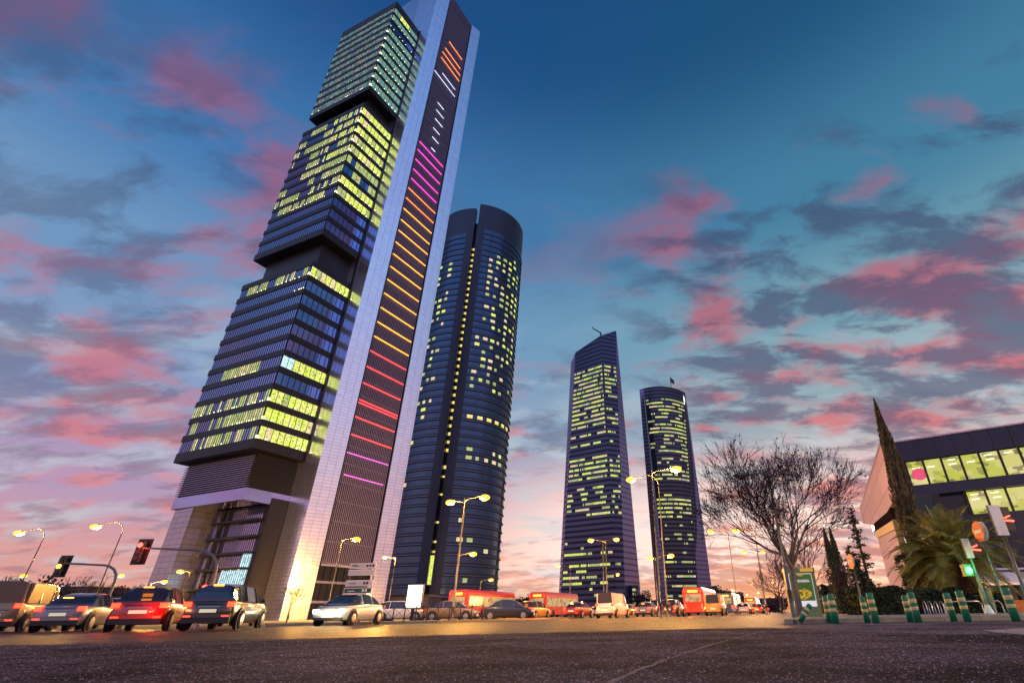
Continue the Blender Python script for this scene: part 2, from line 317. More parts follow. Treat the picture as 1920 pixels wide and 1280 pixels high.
# ---------------------------------------------------------------- ground
def ground_mat(name, col, var, grain, rough, fleck=0., spec=.5):
    m = mat(name, col, rough, spec=spec); nt = m.node_tree; b = nt.nodes['Principled BSDF']; tc = nn(nt, 'ShaderNodeTexCoord')
    def no(sc, de, ro=.6):
        n = nn(nt, 'ShaderNodeTexNoise'); n.inputs['Scale'].default_value = sc; n.inputs['Detail'].default_value = de; n.inputs['Roughness'].default_value = ro
        nt.links.new(tc.outputs['Object'], n.inputs['Vector']); return n.outputs['Fac']
    def mr(v, a, b_, c, d):
        r = nn(nt, 'ShaderNodeMapRange'); nt.links.new(v, r.inputs['Value'])
        for k, x in zip(('From Min', 'From Max', 'To Min', 'To Max'), (a, b_, c, d)): r.inputs[k].default_value = x
        return r.outputs['Result']
    def mu(a, b_):
        n = nn(nt, 'ShaderNodeMath', operation='MULTIPLY'); nt.links.new(a, n.inputs[0]); nt.links.new(b_, n.inputs[1]); return n.outputs[0]
    big = mr(no(.55, 5), .40, .60, 1-var, 1+var); med = mr(no(3.5, 5), .3, .7, 1-var*.6, 1+var*.6); fine = mr(no(grain, 3, .8), .32, .68, .25, 1.9)
    v = nn(nt, 'ShaderNodeTexVoronoi'); v.inputs['Scale'].default_value = grain*.8; nt.links.new(tc.outputs['Object'], v.inputs['Vector'])
    s = nn(nt, 'ShaderNodeSeparateColor'); nt.links.new(v.outputs['Color'], s.inputs['Color'])
    fl = mr(s.outputs['Red'], .90, 1., 1., 1+fleck)
    x = nn(nt, 'ShaderNodeMix', data_type='RGBA', blend_type='MULTIPLY'); x.inputs['Factor'].default_value = 1; x.inputs['A'].default_value = (*col, 1)
    nt.links.new(mu(mu(mu(big, med), fine), fl), x.inputs['B']); nt.links.new(x.outputs['Result'], b.inputs['Base Color'])
    u = nn(nt, 'ShaderNodeBump'); u.inputs['Strength'].default_value = .7; u.inputs['Distance'].default_value = .012
    nt.links.new(fine, u.inputs['Height']); nt.links.new(u.outputs['Normal'], b.inputs['Normal'])
    return m
ground_mat('asphalt_coarse', (.066, .047, .055), .6, 110, .95, 9., .06); ground_mat('asphalt_road', (.035, .024, .028), .4, 60, .48, 2., .14)
ground_mat('asphalt_side', (.12, .085, .10), .45, 90, .85, 4., .12); ground_mat('pavement', (.26, .22, .18), .2, 18, .8, .3); ground_mat('land', (.06, .05, .045), .3, 5, .9)
ground_mat('patch', (.36, .28, .26), .2, 60, .7, .5)
mat('stone_dark', (.03, .022, .028), .7); mat('stone_mid', (.16, .11, .125), .6); mat('stone_pale', (.42, .30, .30), .5); mat('crack', (.006, .005, .005), .9); mat('kerb_stone', (.34, .28, .17), .8, var=.25, vscale=4, bump=.3); mat('line_paint', (.42, .40, .36), .7, var=.3, vscale=9)
AZ = R(19.2); rd = Vector((math.sin(AZ), math.cos(AZ))); rn = Vector((math.cos(AZ), -math.sin(AZ)))   # along the road, to its right
def rp(off, along, z=0.): p = rd*along+rn*off; return Vector((p.x, p.y, z))
b = MB(); b.quad((-2500, -1500, -.012), (2500, -1500, -.012), (2500, 3500, -.012), (-2500, 3500, -.012), 'land'); struct(b.build('ground'))
# main road and cross street
b = MB(); b.quad(rp(-21.5, -80, -.006), rp(-.2, -80, -.006), rp(-.2, 900, -.006), rp(-21.5, 900, -.006), 'asphalt_road')
struct(b.build('main_road'))
b = MB(); b.quad((-160, -20, -.009), (120, -20, -.009), (120, 30, -.009), (-160, 30, -.009), 'asphalt_road')
struct(b.build('cross_street'))
b = MB(); b.add([(x, y, -.003) for x, y in ((2.2, 3), (60, 3), (60, 17), (4.9, 16.2), (4.2, 12), (2.6, 8))], [tuple(range(6))], 'asphalt_side'); struct(b.build('side_street'))
b = MB(); pts = [(-40, -12), (40, -12), (40, 5.2), (14, 6.0), (7.5, 5.6), (4.6, 7.8), (3.4, 12.5), (-1, 11.5), (-8, 9.5), (-20, 9.6), (-40, 10.5)]
b.add([(x, y, 0) for x, y in pts], [tuple(range(len(pts)))], 'asphalt_coarse'); struct(b.build('resurfaced_road'))
# crack and pale concrete patch in the surface
b = MB(); cr = [(1700, 1172), (1712, 1187), (1735, 1197), (1775, 1203), (1800, 1210), (1830, 1220), (1860, 1227), (1885, 1238), (1935, 1248)]
def gp(x, y, z): a_, e_ = ray(x, y); t = (z-CH)/e_; return Vector((a_*t, t, z))
P0 = [gp(x, y, .004) for x, y in cr]; fine = []
for i in range(len(P0)-1):
    for k in range(5):
        p = P0[i].lerp(P0[i+1], k/5); fine.append(p+Vector((random.uniform(-.012, .012), random.uniform(-.02, .02)*p.y/4, 0)))
for i in range(len(fine)-1):
    w_ = .006+.010*random.random()+.012*i/len(fine); a_, c_ = fine[i], fine[i+1]; q = Vector((0, w_*1.8, 0))
    b.quad(a_-q, c_-q, c_+q, a_+q, 'crack')
struct(b.build('road_crack'))
b = MB(); sm = [gp(x, y, .003) for x, y in ((1120, 1292), (1180, 1262), (1250, 1235), (1330, 1208), (1400, 1190), (1450, 1178))]; mat('seam', (.17, .12, .13), .9, var=.5, vscale=14, spec=.1); pf = []
for i in range(len(sm)-1):
    for k in range(8): pf.append(sm[i].lerp(sm[i+1], k/8)+Vector((random.uniform(-.012, .012), random.uniform(-.015, .015), 0)))
for i in range(len(pf)-1):
    q = Vector((random.uniform(.008, .03), 0, 0)); b.quad(pf[i]-q, pf[i]+q, pf[i+1]+q, pf[i+1]-q, 'seam')
struct(b.build('road_seam'))
b = MB(); b.add([gp(1845, 1181, .004), gp(1925, 1176, .004), gp(1935, 1190, .004), gp(1900, 1187, .004), gp(1868, 1185, .004)], [(4, 3, 2, 1, 0)], 'patch'); struct(b.build('road_patch'))
# loose look of the worn surface: stones of the asphalt standing a few millimetres proud
b = MB(); rs = random.Random(77)
for i in range(34000):
    y = 1.1+9.5*rs.random()**1.6; x = rs.uniform(-1.25, 1.05)*y+.1
    if y > 9.5 and x < -4: continue
    q = rs.uniform(.0025, .0065)*(.8+.10*y); h_ = q*rs.uniform(.5, 1.1); a_ = rs.random()*3; c_, s_ = math.cos(a_)*q, math.sin(a_)*q
    o = len(b.v); b.v += [(x+c_, y+s_, 0), (x-s_, y+c_, 0), (x-c_, y-s_, 0), (x+s_, y-c_, 0), (x+c_*.3, y+s_*.3, h_)]
    k_ = b.mi(('stone_dark', 'stone_dark', 'stone_mid', 'stone_pale')[0 if rs.random() < .55 else (2 if rs.random() < .75 else 3)])
    b.f += [(o, o+1, o+4), (o+1, o+2, o+4), (o+2, o+3, o+4), (o+3, o, o+4)]; b.m += [k_]*4
o = b.build('asphalt_stones'); o['kind'] = 'stuff'; o['label'] = 'small stones of the worn coarse asphalt in the foreground'
# pavement at the right with its kerb; island beyond the road
def slab(name, poly, h, kerb=.25):
    b = MB(); b.prism(poly, -.01, h, 'pavement'); struct(b.build(name))
    b = MB(); n = len(poly)
    for i in range(n):
        a_, c_ = Vector(poly[i]), Vector(poly[(i+1) % n]); d = (c_-a_); l = d.length
        if l < .3: continue
        d.normalize(); o_ = Vector((d.y, -d.x)); k = max(1, int(l/1.0)); k = min(k, 120)
        for j in range(k):
            s0, s1 = a_+d*(l*j/k+.008), a_+d*(l*(j+1)/k-.008); q = o_*.13; hh = h+.006+random.uniform(-.003, .003)
            b.prism([s0+q, s1+q, s1-q*.7, s0-q*.7], -.01, hh, 'kerb_stone')
    struct(b.build(name+'_kerb'))
cor = rp(-.1, 16.2)
slab('pavement', [(5.3, 15.7), (60, 16.6), (75, 62), rp(6, 200).to_2d(), rp(-.1, 200).to_2d(), (cor.x-.1, cor.y+.3)], .10)
isl = [at(535, 1168, 33).to_2d(), rp(-21.8, 36).to_2d(), rp(-21.8, 400).to_2d(), rp(-24.6, 400).to_2d(), rp(-24.6, 38).to_2d()]
slab('roadside_island', [(-18.4, 31.5), (-9.4, 32.2), rp(-21.2, 60).to_2d(), rp(-21.2, 420).to_2d(), rp(-23.6, 420).to_2d(), rp(-23.6, 62).to_2d(), (-12.5, 36.6), (-21, 36.0)], .12)
slab('tower_plaza', [(-190, 92), (-52, 92), (10, 230), (60, 520), (-160, 520)], .15)
# lane lines
b = MB()
for off in (-4.6, -8.8, -13, -17.2):
    for k in range(30): b.quad(rp(off-.06, 26+k*9, .0), rp(off+.06, 26+k*9, .0), rp(off+.06, 29.5+k*9, .0), rp(off-.06, 29.5+k*9, .0), 'line_paint')
struct(b.build('lane_marking'))

# ---------------------------------------------------------------- tower 1: glass office blocks held by silver cores
C0 = (-77.9, 109.4); T1 = thing('office_tower', 'tallest tower, stacked dark glass office blocks on a silver metal core with glowing louvred stripe', 'skyscraper', (*C0, 0), math.atan2(.917, .3987))
def l2w(u, v): return C0[0]+.3987*u-.917*v, C0[1]+.917*u+.3987*v
core = [(13, -5.6), (18, -7.6), (18, -6.9), (33.3, -6.9), (33.3, -7.6), (37.7, -9.3), (38.2, 5.5), (13, 5.5)]
MB().prism(core, 0, 250, 'silver_panels').build('metal_core', T1)
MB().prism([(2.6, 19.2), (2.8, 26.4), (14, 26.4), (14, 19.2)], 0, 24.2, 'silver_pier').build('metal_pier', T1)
MB().prism([(26.1, 29), (26.1, 44), (38, 44), (38, 29)], 0, 250, 'silver_panels').build('metal_core', T1)
b = MB(); b.prism([(13.2, 5.6), (37.8, 5.6), (37.8, 43), (14.5, 31)], 226, 252, 'silver_panels'); b.build('crown_beam', T1)
Lp = [(0.15, .15), (12.95, .15), (12.95, 5.62), (26, 5.62), (26, 28.85), (.15, 28.85)]
def blk(name, z0, z1, ins=0., m='black'):
    p = [(x+(ins if x < 1 else 0), y+(ins if y < 1 else (-ins if y > 28 else 0))) for x, y in Lp]
    return MB().prism(p, z0, z1, m).build(name, T1)
FH = 4.5727
levels = [(36.6, 11, 'lower'), (99.0, 12, 'middle'), (164.0, 11, 'upper')]
tops = [87.2, 154.2, 216.8]; bots = [34.4, 96.5, 161.5]
for i in range(3):
    blk('block_body', bots[i]+.6, tops[i]-.1)
    MB().prism([(-.12, -.12), (12.9, -.12), (12.9, 29.1), (-.12, 29.1)], bots[i], bots[i]+2.3, 'spandrel').build('soffit_band', T1)
blk('recess_wall', 86.9, 97, 2.6); blk('recess_wall', 154, 162, 2.6)
blk('recess_wall', 33, 35, 2.2)
# storeys
state = {}
lo = ['Y', 'Y', 'Y', 'D', 'W', 'D', 'D', 'D', 'D', 'D', 'Y']; mi = ['D', 'D', 'D', 'Y', 'Y', 'P', 'P', 'Y', 'Y', 'Y', 'Y', 'Y']; up = ['T']*11
rnd = random.Random(3)
for bi, st in enumerate((lo, mi, up)):
    z0 = levels[bi][0]
    for k, s in enumerate(st):
        zb = z0+k*FH; zt = zb+FH*.66; last = (k == len(st)-1)
        # left face: u = 0
        b = MB(); n = 34; wv = 28.9/n
        run = 0; lit = False
        for j in range(n):
            v0, v1 = .1+j*wv, .1+(j+1)*wv
            if run <= 0:
                run = rnd.randint(2, 6)
                p = {'Y': .9 if j < 26 else .6, 'W': .5 if 4 < j < 20 else .1, 'P': .55 if j < 20 else .1, 'T': .5, 'D': .02}[s]
                if bi == 1 and k > 6 and j > 16: p = .45
                lit = rnd.random() < p
            run -= 1; m_ = 'office_glass'
            if lit: m_ = {'Y': 'lit_soft' if (bi == 0 or j > 14 or rnd.random() < .4) else 'lit_yellow', 'W': 'lit_soft', 'P': 'lit_soft', 'T': 'lit_teal', 'D': 'office_glass'}[s]
            if s == 'T': m_ = 'teal_dim' if rnd.random() < .8 else 'lit_teal'
            if s == 'Y' and lit and rnd.random() < .22: m_ = 'office_glass'
            elif s in 'YWP' and lit and rnd.random() < .22: m_ = 'lit_cream'
            b.quad((-.02, v1, zb), (-.02, v0, zb), (-.02, v0, zt), (-.02, v1, zt), m_)
            b.box((-.13, v0-.045, zb), (-.02, v0+.045, zt), 'mullion')
            if lit and rnd.random() < .35: b.box((-.05, v0+.3, zb+.25), (-.021, v0+.5, zb+.5), 'spot')
        b.build('window_strip', T1)
        b = MB(); n = 8; wv = 12.85/n
        for j in range(n):
            u0, u1 = .1+j*wv, .1+(j+1)*wv
            m_ = {'Y': 'lit_yellow', 'W': 'lit_yellow' if j > 1 else 'lit_white', 'P': 'lit_soft' if rnd.random() < .55 else 'office_glass_side', 'T': 'lit_teal', 'D': 'office_glass_side'}[s]
            if s == 'Y' and rnd.random() < .15: m_ = 'lit_soft'
            elif s == 'Y' and rnd.random() < .12: m_ = 'lit_cream'
            if s == 'T' and k in (8, ) : m_ = 'office_glass_side'
            if s == 'T' and k == 10 and j in (2, 3, 4): m_ = 'lit_yellow'
            b.quad((u0, -.02, zb), (u1, -.02, zb), (u1, -.02, zt), (u0, -.02, zt), m_)
            b.box((u0-.05, -.13, zb), (u0+.05, -.02, zt), 'mullion')
            if s in 'YT' and rnd.random() < .6: b.box((u0+.3, -.05, zb+.2), (u0+.55, -.021, zb+.5), 'spot')
        b.build('window_strip', T1)
        if s in 'YT': MB().box((-.16, -.16, zb+.1), (.25, .25, zb+.7), 'spot' if s == 'Y' or k < 8 else 'lit_teal').build('corner_lamp', T1)
        # spandrel band above the glass
        b = MB(); ztop = zb+FH if not last else tops[bi]
        b.box((-.22, -.22, zt), (-.03, 29.1, ztop), 'spandrel'); b.box((-.03, -.22, zt), (12.85, -.03, ztop), 'spandrel'); b.build('spandrel', T1)
MB().box((12.7, -.75, 34.4), (12.98, .1, 217), 'black').build('corner_duct', T1)
# louvred plant box under the lowest block
b = MB(); b.prism([(2.6, 1.9), (12.9, 1.9), (12.9, 27), (2.6, 27)], 26, 34, 'black')
for k in range(14):
    z = 26.6+k*.52; b.box((2.1, 1.5, z), (2.6, 27.5, z+.14), 'slat'); b.box((2.1, 1.5, z), (12.9, 1.9, z+.14), 'dark_metal')
b.build('plant_louvres', T1)
b = MB(); b.prism([(2.2, 1.4), (12.95, 1.4), (12.95, 27.3), (2.2, 27.3)], 23.6, 26.2, 'office_glass'); b.build('soffit_box', T1)
# lobby: glass with floor slabs between pier and core
b = MB(); zs = [3.2, 6.2, 10.0, 13.2, 16.6, 20.2, 23.6]
for k in range(23):
    v0, v1 = 2.6+k*.72, 2.6+(k+1)*.72
    for i in range(len(zs)-1):
        m_ = 'office_glass'
        if i == 1 and k < 13: m_ = 'lit_white'
        if i == 0: m_ = 'black'
        if i == 2 and k < 5: m_ = 'lit_white'
        b.quad((9, v1, zs[i]+.5), (9, v0, zs[i]+.5), (9, v0, zs[i+1]), (9, v1, zs[i+1]), m_)
        b.box((8.9, v0-.04, zs[i]+.5), (8.99, v0+.04, zs[i+1]), 'mullion')
b.build('lobby_glazing', T1)
b = MB()
for z in zs: b.box((7.4, 2.65, z), (8.88, 19.1, z+.45), 'dark_metal')
for k in range(4): b.box((7.5, 4+k*2.6, zs[2]-.06), (7.75, 4.3+k*2.6, zs[2]), 'sodium_far')
b.build('lobby_slab', T1)
MB().box((9.2, 2.6, 0), (12.8, 26, 24), 'black').build('lobby_back', T1)
MB().box((8.6, 1.2, 0), (12.9, 2.55, 25), 'dark_metal').build('lobby_column', T1); MB().box((7.9, 15.9, 0), (8.6, 16.6, 23.4), 'dark_metal').build('lobby_column', T1)
b = MB(); b.box((8, 2.7, .1), (8.86, 19, 3.1), 'black')
for k in range(6): b.box((7.9, 3.6+k*2.4, 2.7), (7.99, 3.85+k*2.4, 2.9), 'spot')
b.build('lobby_entrance', T1)
# louvred stripe between the fins
b = MB(); b.box((18.05, -7.05, 11.5), (33.25, -6.85, 249.5), 'louvre_back')
for z in [11.6+FH*k for k in range(52)]: b.box((18.05, -7.2, z), (33.25, -7.06, z+.16), 'slat')
b.build('louvre_backing', T1)
b = MB()
for k in range(27):
    u = 18.35+k*.565; b.box((u, -7.66, 11), (u+.13, -7.50, 243), 'slat')
b.build('louvre_slats', T1)
b = MB()
for k in range(9): b.box((18.1, -7.6, 243.6+k*.68), (33.2, -7.25, 243.6+k*.68+.22), 'slat')
b.build('crown_louvres', T1)
MB().box((18.0, -7.75, 8), (18.3, -7.2, 249), 'dark_metal').build('edge_frame', T1); MB().box((33.0, -7.75, 8), (33.3, -7.2, 249), 'dark_metal').build('edge_frame', T1)
F1w = l2w(18, -7.4)
rows = [(60, 'orange', .3, .9), (77, 'orange', .2, .9), (87.6, 'orange', .15, .95), (98, 'orange', .15, .95), (130, 'white', 0, .9), (119, 'white', .3, .85), (171, 'white', .35, .6), (184.6, 'white', .35, .65), (200, 'white', .38, .68), (217, 'white', .38, .62), (232.5, 'white', .4, .65), (251, 'white', .45, .6)]
rows += [(y, 'magenta', .05, .95) for y in (261, 276, 294, 312.6, 330)] + [(y, 'orange' if i < 2 else 'gold', .04, .97) for i, y in enumerate((349, 367.7, 387.6, 408.7, 428.6, 451, 473, 496.6, 521, 547, 574, 601, 628))]
rows += [(y, 'red', .03, .98) for y in (656, 685.4, 716, 747.6, 753, 780, 813)] + [(847, 'violet', .03, .98), (888, 'violet', .05, .95)]
for y, c_, a_, e_ in rows:
    z = hgt(y, *F1w); MB().box((18.3+14.7*a_, -7.46, z), (18.3+14.7*e_, -7.32, z+.26), 'strip_'+c_).build('light_strip', T1)
# dark glazed foot of the stripe
b = MB(); b.box((18.1, -7.1, .2), (33.2, -6.8, 11), 'black')
for k in range(8): b.box((18.1+k*1.9, -7.3, .2), (18.25+k*1.9, -7.12, 11), 'dark_metal')
for z in (3.4, 7.4): b.box((18.1, -7.3, z), (33.2, -7.12, z+.5), 'slat')
b.build('foot_glazing', T1)
# ---------------------------------------------------------------- tower 2: round, split into petals
c2x, c2y, r2 = -79.5, 272.5, 28.2
T2 = thing('cylindrical_tower', 'dark round tower with curved ribbed shells split by a thin yellow lit slot', 'skyscraper', (c2x, c2y, 0))
ga = math.atan2(243.6-c2y, -76.2-c2x)    # where the slot is
def arc(a0, a1, r, n): return [(r*math.cos(a0+(a1-a0)*i/n), r*math.sin(a0+(a1-a0)*i/n)) for i in range(n+1)]
def lobe(a0, a1, top, ledge0, ledge1, rows):
    n = 28; o = arc(a0, a1, r2, n); i_ = arc(a1, a0, r2-4, n)
    s = MB(); s.prism(o+i_, 0, top, 'lobe'); s.build('curved_shell', T2, smooth=False)
    s = MB(); pl = arc(ledge0, ledge1, r2+.05, 22); pi_ = arc(ledge1, ledge0, r2-.3, 22); po = arc(ledge0, ledge1, r2+.55, 22)
    z = 8.
    k = 0
    while z < top-22:
        s.prism(po+pi_, z, z+.28, 'ledge'); z += 4.3; k += 1
    s.build('storey_ledges', T2)
    s = MB(); z = 8.3
    while z < top-24:
        s.prism(pl+arc(ledge1, ledge0, r2-.2, 22), z+.9, z+3.4, 'lobe_glass', cap=False); z += 4.3
    s.build('window_glass', T2)
    for z, cells in rows:
        s = MB()
        for f0, f1, m_ in cells:
            nwin[0] += 1
            if nwin[0] <= 95: s = MB()
            else: s = rest
            a_, b_ = ledge0+(ledge1-ledge0)*f0, ledge0+(ledge1-ledge0)*f1
            q = arc(a_, b_, r2+.16, 3)
            for j in range(3): s.quad((*q[j], z+1.2), (*q[j+1], z+1.2), (*q[j+1], z+3.0), (*q[j], z+3.0), m_)
            if nwin[0] <= 95: s.build('lit_window', T2)
rr = random.Random(11); nwin = [0]; rest = MB()
def rowset(zlo, zhi, f0, f1, p, cols, m='lit_soft'):
    out = []; k = math.ceil((zlo-8.3)/4.3)
    while 8.3+4.3*k < zhi:
        cells = []
        for j in range(cols):
            if rr.random() < p:
                a_ = f0+(f1-f0)*j/cols; w_ = (f1-f0)/cols*rr.choice((.45, .6, .6, .35)); cells.append((a_, a_+w_, rr.choice(('lit_yellow', 'lit_cream', m, m))))
        if cells: out.append((8.3+4.3*k, cells))
        k += 1
    return out
g = .035
right = rowset(150, 203, .12, .80, .66, 6)+rowset(105, 150, .05, .78, .55, 7)+[(8.3+4.3*19, [(.06+.13*j, .06+.13*j+.07, 'lit_warm') for j in range(6)])]+rowset(68, 76, .1, .7, .8, 5)+rowset(12, 66, .1, .8, .05, 6)
left = rowset(95, 195, .15, .62, .42, 5)+rowset(40, 95, .1, .7, .14, 5)
lobe(ga+g, ga+1.95, 239, ga+g+.16, ga+1.7, right)
lobe(ga-1.95, ga-g, 235, ga-1.7, ga-g-.16, [(z, [(1-b_, 1-a_, m_) for a_, b_, m_ in c_]) for z, c_ in left])
lobe(ga+2.05, ga+2*math.pi-2.05, 234, ga+2.2, ga+2.3, [])
rest.build('lit_window', T2)['kind'] = 'stuff'
MB().prism(arc(0, 2*math.pi, r2-4.5, 30)[:-1], 0, 226, 'black').build('inner_core', T2)
for k in range(44):
    z = 22+4.3*k
    if z > 205: break
    if k in (3, 5, 6, 8, 11): continue
    s = MB(); q = arc(ga-.03, ga+.03, r2-3.2, 2)
    s.quad((*q[0], z), (*q[2], z), (*q[2], z+(1.6 if k > 9 else .9)), (*q[0], z+(1.6 if k > 9 else .9)), 'lit_warm'); s.build('slot_lamp', T2)
s = MB(); q = arc(ga-.045, ga+.045, r2-1.5, 2); s.quad((*q[0], 13), (*q[2], 13), (*q[2], 25), (*q[0], 25), 'lit_yellow'); s.build('slot_lamp', T2)

# ---------------------------------------------------------------- towers 3 and 4: facets as quads from base to top
def pt(r_, Y, Z): return Vector((r_*Y, Y, Z))
def facet_rows(T, A, B, D, E_, floors, n, rowsp, mset, seed, off=.7, skip=None, body='x'):
    """A,B base corners, D,E_ top corners of one facet (left,right / left,right); one child per lit storey"""
    rg = random.Random(seed); nrm = (B-A).cross(D-A).normalized()
    if nrm.y > 0: nrm = -nrm
    for z0, cells in rowsp:
        s = MB()
        def at_(f, z):
            p = A.lerp(D, (z-A.z)/(D.z-A.z)); q = B.lerp(E_, (z-B.z)/(E_.z-B.z)); return p.lerp(q, f)+nrm*off
        for f0, f1, m_ in cells: s.quad(at_(f0, z0), at_(f1, z0), at_(f1, z0+1.8), at_(f0, z0+1.8), m_)
        if cells: s.bar(at_(cells[0][0], z0-.12), at_(cells[-1][1], z0-.12), .22, 'ledge')
        s.build('lit_window_row', T)
def runs(rg, n, dens, a=0., b_=1.):
    out = []; j = 0
    while j < n:
        l = rg.randint(2, 7)
        if rg.random() < dens:
            m_ = rg.choice(('lit_yellow', 'lit_soft', 'lit_yellow', 'lit_soft', 'lit_cream'))
            for k in range(j, min(n, j+l)):
                if rg.random() < .93: out.append((a+(b_-a)*k/n, a+(b_-a)*(k+.82)/n, m_))
        j += l
    return out
T3 = thing('crystal_tower', 'faceted dark tower with slanted top and small crane arm, second from the right', 'skyscraper')
bL, bl2, bF, bR2, bR = pt(-.0765, 452, 0), pt(-.0735, 446, 0), pt(.029, 425, 0), pt(.043, 428, 0), pt(.0722, 450, 0)
tL, tl2, tF, tR2, tR = pt(-.0581, 455, 224.7), pt(-.0487, 446, 231.5), pt(.0100, 426, 239.6), pt(.0440, 433, 248.6), pt(.0450, 434, 248.9)
def quadprism(T, name, loop_b, loop_t, m, K=30):
    s = MB(); n = len(loop_b); s.add([a_.lerp(b__, k/K) for k in range(K+1) for a_, b__ in zip(loop_b, loop_t)], [(k*n+i, k*n+(i+1) % n, k*n+n+(i+1) % n, k*n+n+i) for k in range(K) for i in range(n)]+[tuple(range(n-1, -1, -1)), tuple(range(K*n, K*n+n))], m); return s.build(name, T)
bk = [pt(.0722, 480, 0), pt(-.0735, 482, 0)]; tk = [pt(.045, 468, 240), pt(-.056, 480, 220)]
quadprism(T3, 'facade', [bL, bl2, bF, bR2, bR]+bk, [tL, tl2, tF, tR2, tR]+tk, 'crystal')
def skin(T, name, A, B, E_, D, m, off=.18):
    nrm = (B-A).cross(D-A).normalized()
    if nrm.y > 0: nrm = -nrm
    s = MB(); o_ = nrm*off; q = [A+o_, B+o_, E_+o_, D+o_]; s.add(q+[p-o_*.8 for p in q], [(0, 1, 2, 3), (4, 7, 6, 5), (0, 4, 5, 1), (1, 5, 6, 2), (2, 6, 7, 3), (3, 7, 4, 0)], m); return s.build(name, T)
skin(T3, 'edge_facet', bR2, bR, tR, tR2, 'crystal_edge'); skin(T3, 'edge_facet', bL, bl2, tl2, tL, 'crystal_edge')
rg = random.Random(5); rl, rrw = [], []
def zof(y): return hgt(y, .0*425, 425.)
for k in range(1, 50):
    z = 8+4.3*k
    y = px(0, 425, z)[1]
    if 683 < y < 795: d, d2 = .88, .62
    elif 795 <= y < 835: d, d2 = (.5, .3) if k % 2 else (.05, 0)
    elif 835 <= y < 850: d, d2 = 0, 0
    elif 850 <= y < 893: d, d2 = .85, .8
    elif 893 <= y < 1000: d, d2 = (.55, .35) if rg.random() < .5 else (0, 0)
    elif y >= 1000: d, d2 = (.75, .2) if rg.random() < .55 else (.1, 0)
    else: d, d2 = 0, 0
    if d: rl.append((z, runs(rg, 34, d, .03, .98)))
    if d2: rrw.append((z, runs(rg, 14, d2, .06, .92)))
facet_rows(T3, bl2, bF, tl2, tF, 0, 0, [r_ for r_ in rl if r_[1]], 0, 1); facet_rows(T3, bF, bR2, tF, tR2, 0, 0, [r_ for r_ in rrw if r_[1]], 0, 2)
s = MB(); s.bar(tF+Vector((0, 2, 0)), tF+Vector((-.5, 1, 4.5)), 1.2, 'pole_dark'); s.bar(tF+Vector((-.5, 1, 4.2)), tF+Vector((-7.6, -2, 7.2)), .8, 'pole_dark'); s.bar(tF+Vector((-7.4, -2, 7.0)), tF+Vector((-8.6, -2, 9.0)), .7, 'pole_dark'); s.build('roof_crane', T3)
s = MB(); s.bar(tl2, tF, .8, 'ledge'); s.bar(tF, tR2, .8, 'ledge'); s.build('roof_edge', T3)
s = MB()
for k in range(6): s.bar(bF.lerp(tF, 0)+Vector((0, -.3, 3+k*3)), bR2+Vector((0, -.3, 3+k*3)), .3, 'ledge')
s.build('entrance_bands', T3)

T4 = thing('curved_tower', 'slender dark tower with bowed front and flagpole on its roof, rightmost of the four', 'skyscraper')
N4 = 8
def bow(rl_, rr_, Yl, Yr, dep, Z, r0=None):
    out = []
    for i in range(N4+1):
        f = i/N4; x = rl_*Yl+(rr_*Yr-rl_*Yl)*f; y = Yl+(Yr-Yl)*f-dep*4*f*(1-f); out.append(Vector((x, y, Z)))
    return out
bo = bow(.1172, .1725, 515, 520, 1.5, 0); to = bow(.0992, .1880, 517, 530, 11, 222)
bl4, br4 = pt(.0985, 527, 0), pt(.2000, 535, 0); tl4, tr4 = pt(.0910, 519, 221.5), pt(.1893, 532, 221.5)
bb = [pt(.200, 560, 0), pt(.1, 560, 0)]; tb = [pt(.187, 560, 219), pt(.095, 560, 219)]
quadprism(T4, 'facade', [bl4]+bo+[br4]+bb, [tl4]+to+[tr4]+tb, 'space')
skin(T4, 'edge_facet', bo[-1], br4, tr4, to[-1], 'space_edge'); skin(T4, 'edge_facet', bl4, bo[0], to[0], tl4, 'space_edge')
MB().bar(bo[0]+Vector((0, -.5, 0)), to[0]+Vector((0, -.5, 0)), .7, 'ledge').build('corner_fin', T4)
rg = random.Random(9)
for k in range(1, 53):
    z = 5+4.1*k; y = px(80, 515, z)[1]
    d = .0
    if 745 < y < 800: d = .6
    elif 800 <= y < 818: d = 1.
    elif 818 <= y < 880: d = .45
    elif 880 <= y < 905: d = .75
    elif 905 <= y < 930: d = .05
    elif 930 <= y < 955: d = .9
    elif y >= 955: d = .75 if rg.random() < .55 else .05
    cells = runs(rg, 32, d, .03, .97)
    if not cells: continue
    s = MB()
    def q4(f, z_):
        i = min(N4-1, int(f*N4)); g_ = f*N4-i; a_ = bo[i].lerp(to[i], z_/222); b_ = bo[i+1].lerp(to[i+1], z_/222); return a_.lerp(b_, g_)+Vector((0, -.3, 0))
    for f0, f1, m_ in cells: s.quad(q4(f0, z), q4(f1, z), q4(f1, z+1.7), q4(f0, z+1.7), m_)
    nS = 8
    for i in range(nS):
        g0 = cells[0][0]+(cells[-1][1]-cells[0][0])*i/nS; g1 = cells[0][0]+(cells[-1][1]-cells[0][0])*(i+1)/nS; s.bar(q4(g0, z-.12), q4(g1, z-.12), .22, 'ledge')
    s.build('lit_window_row', T4)
p = to[-1]; s = MB()
q = [p+Vector((-6.0, -4.2, -4)), p+Vector((-.8, -.8, -4)), p+Vector((-.8, -.8, -17)), p+Vector((-6.0, -4.2, -17))]
cc = sum(q, Vector())/4; ring = [cc+(q[1]-q[0])/2*math.cos(a_)+(q[0]-q[3])/2*math.sin(a_)+Vector((0, -.6, 0)) for a_ in [math.pi*2*i/18 for i in range(18)]]
s.add(ring, [tuple(range(17, -1, -1))], 'advert_lit'); s.build('lit_emblem', T4)
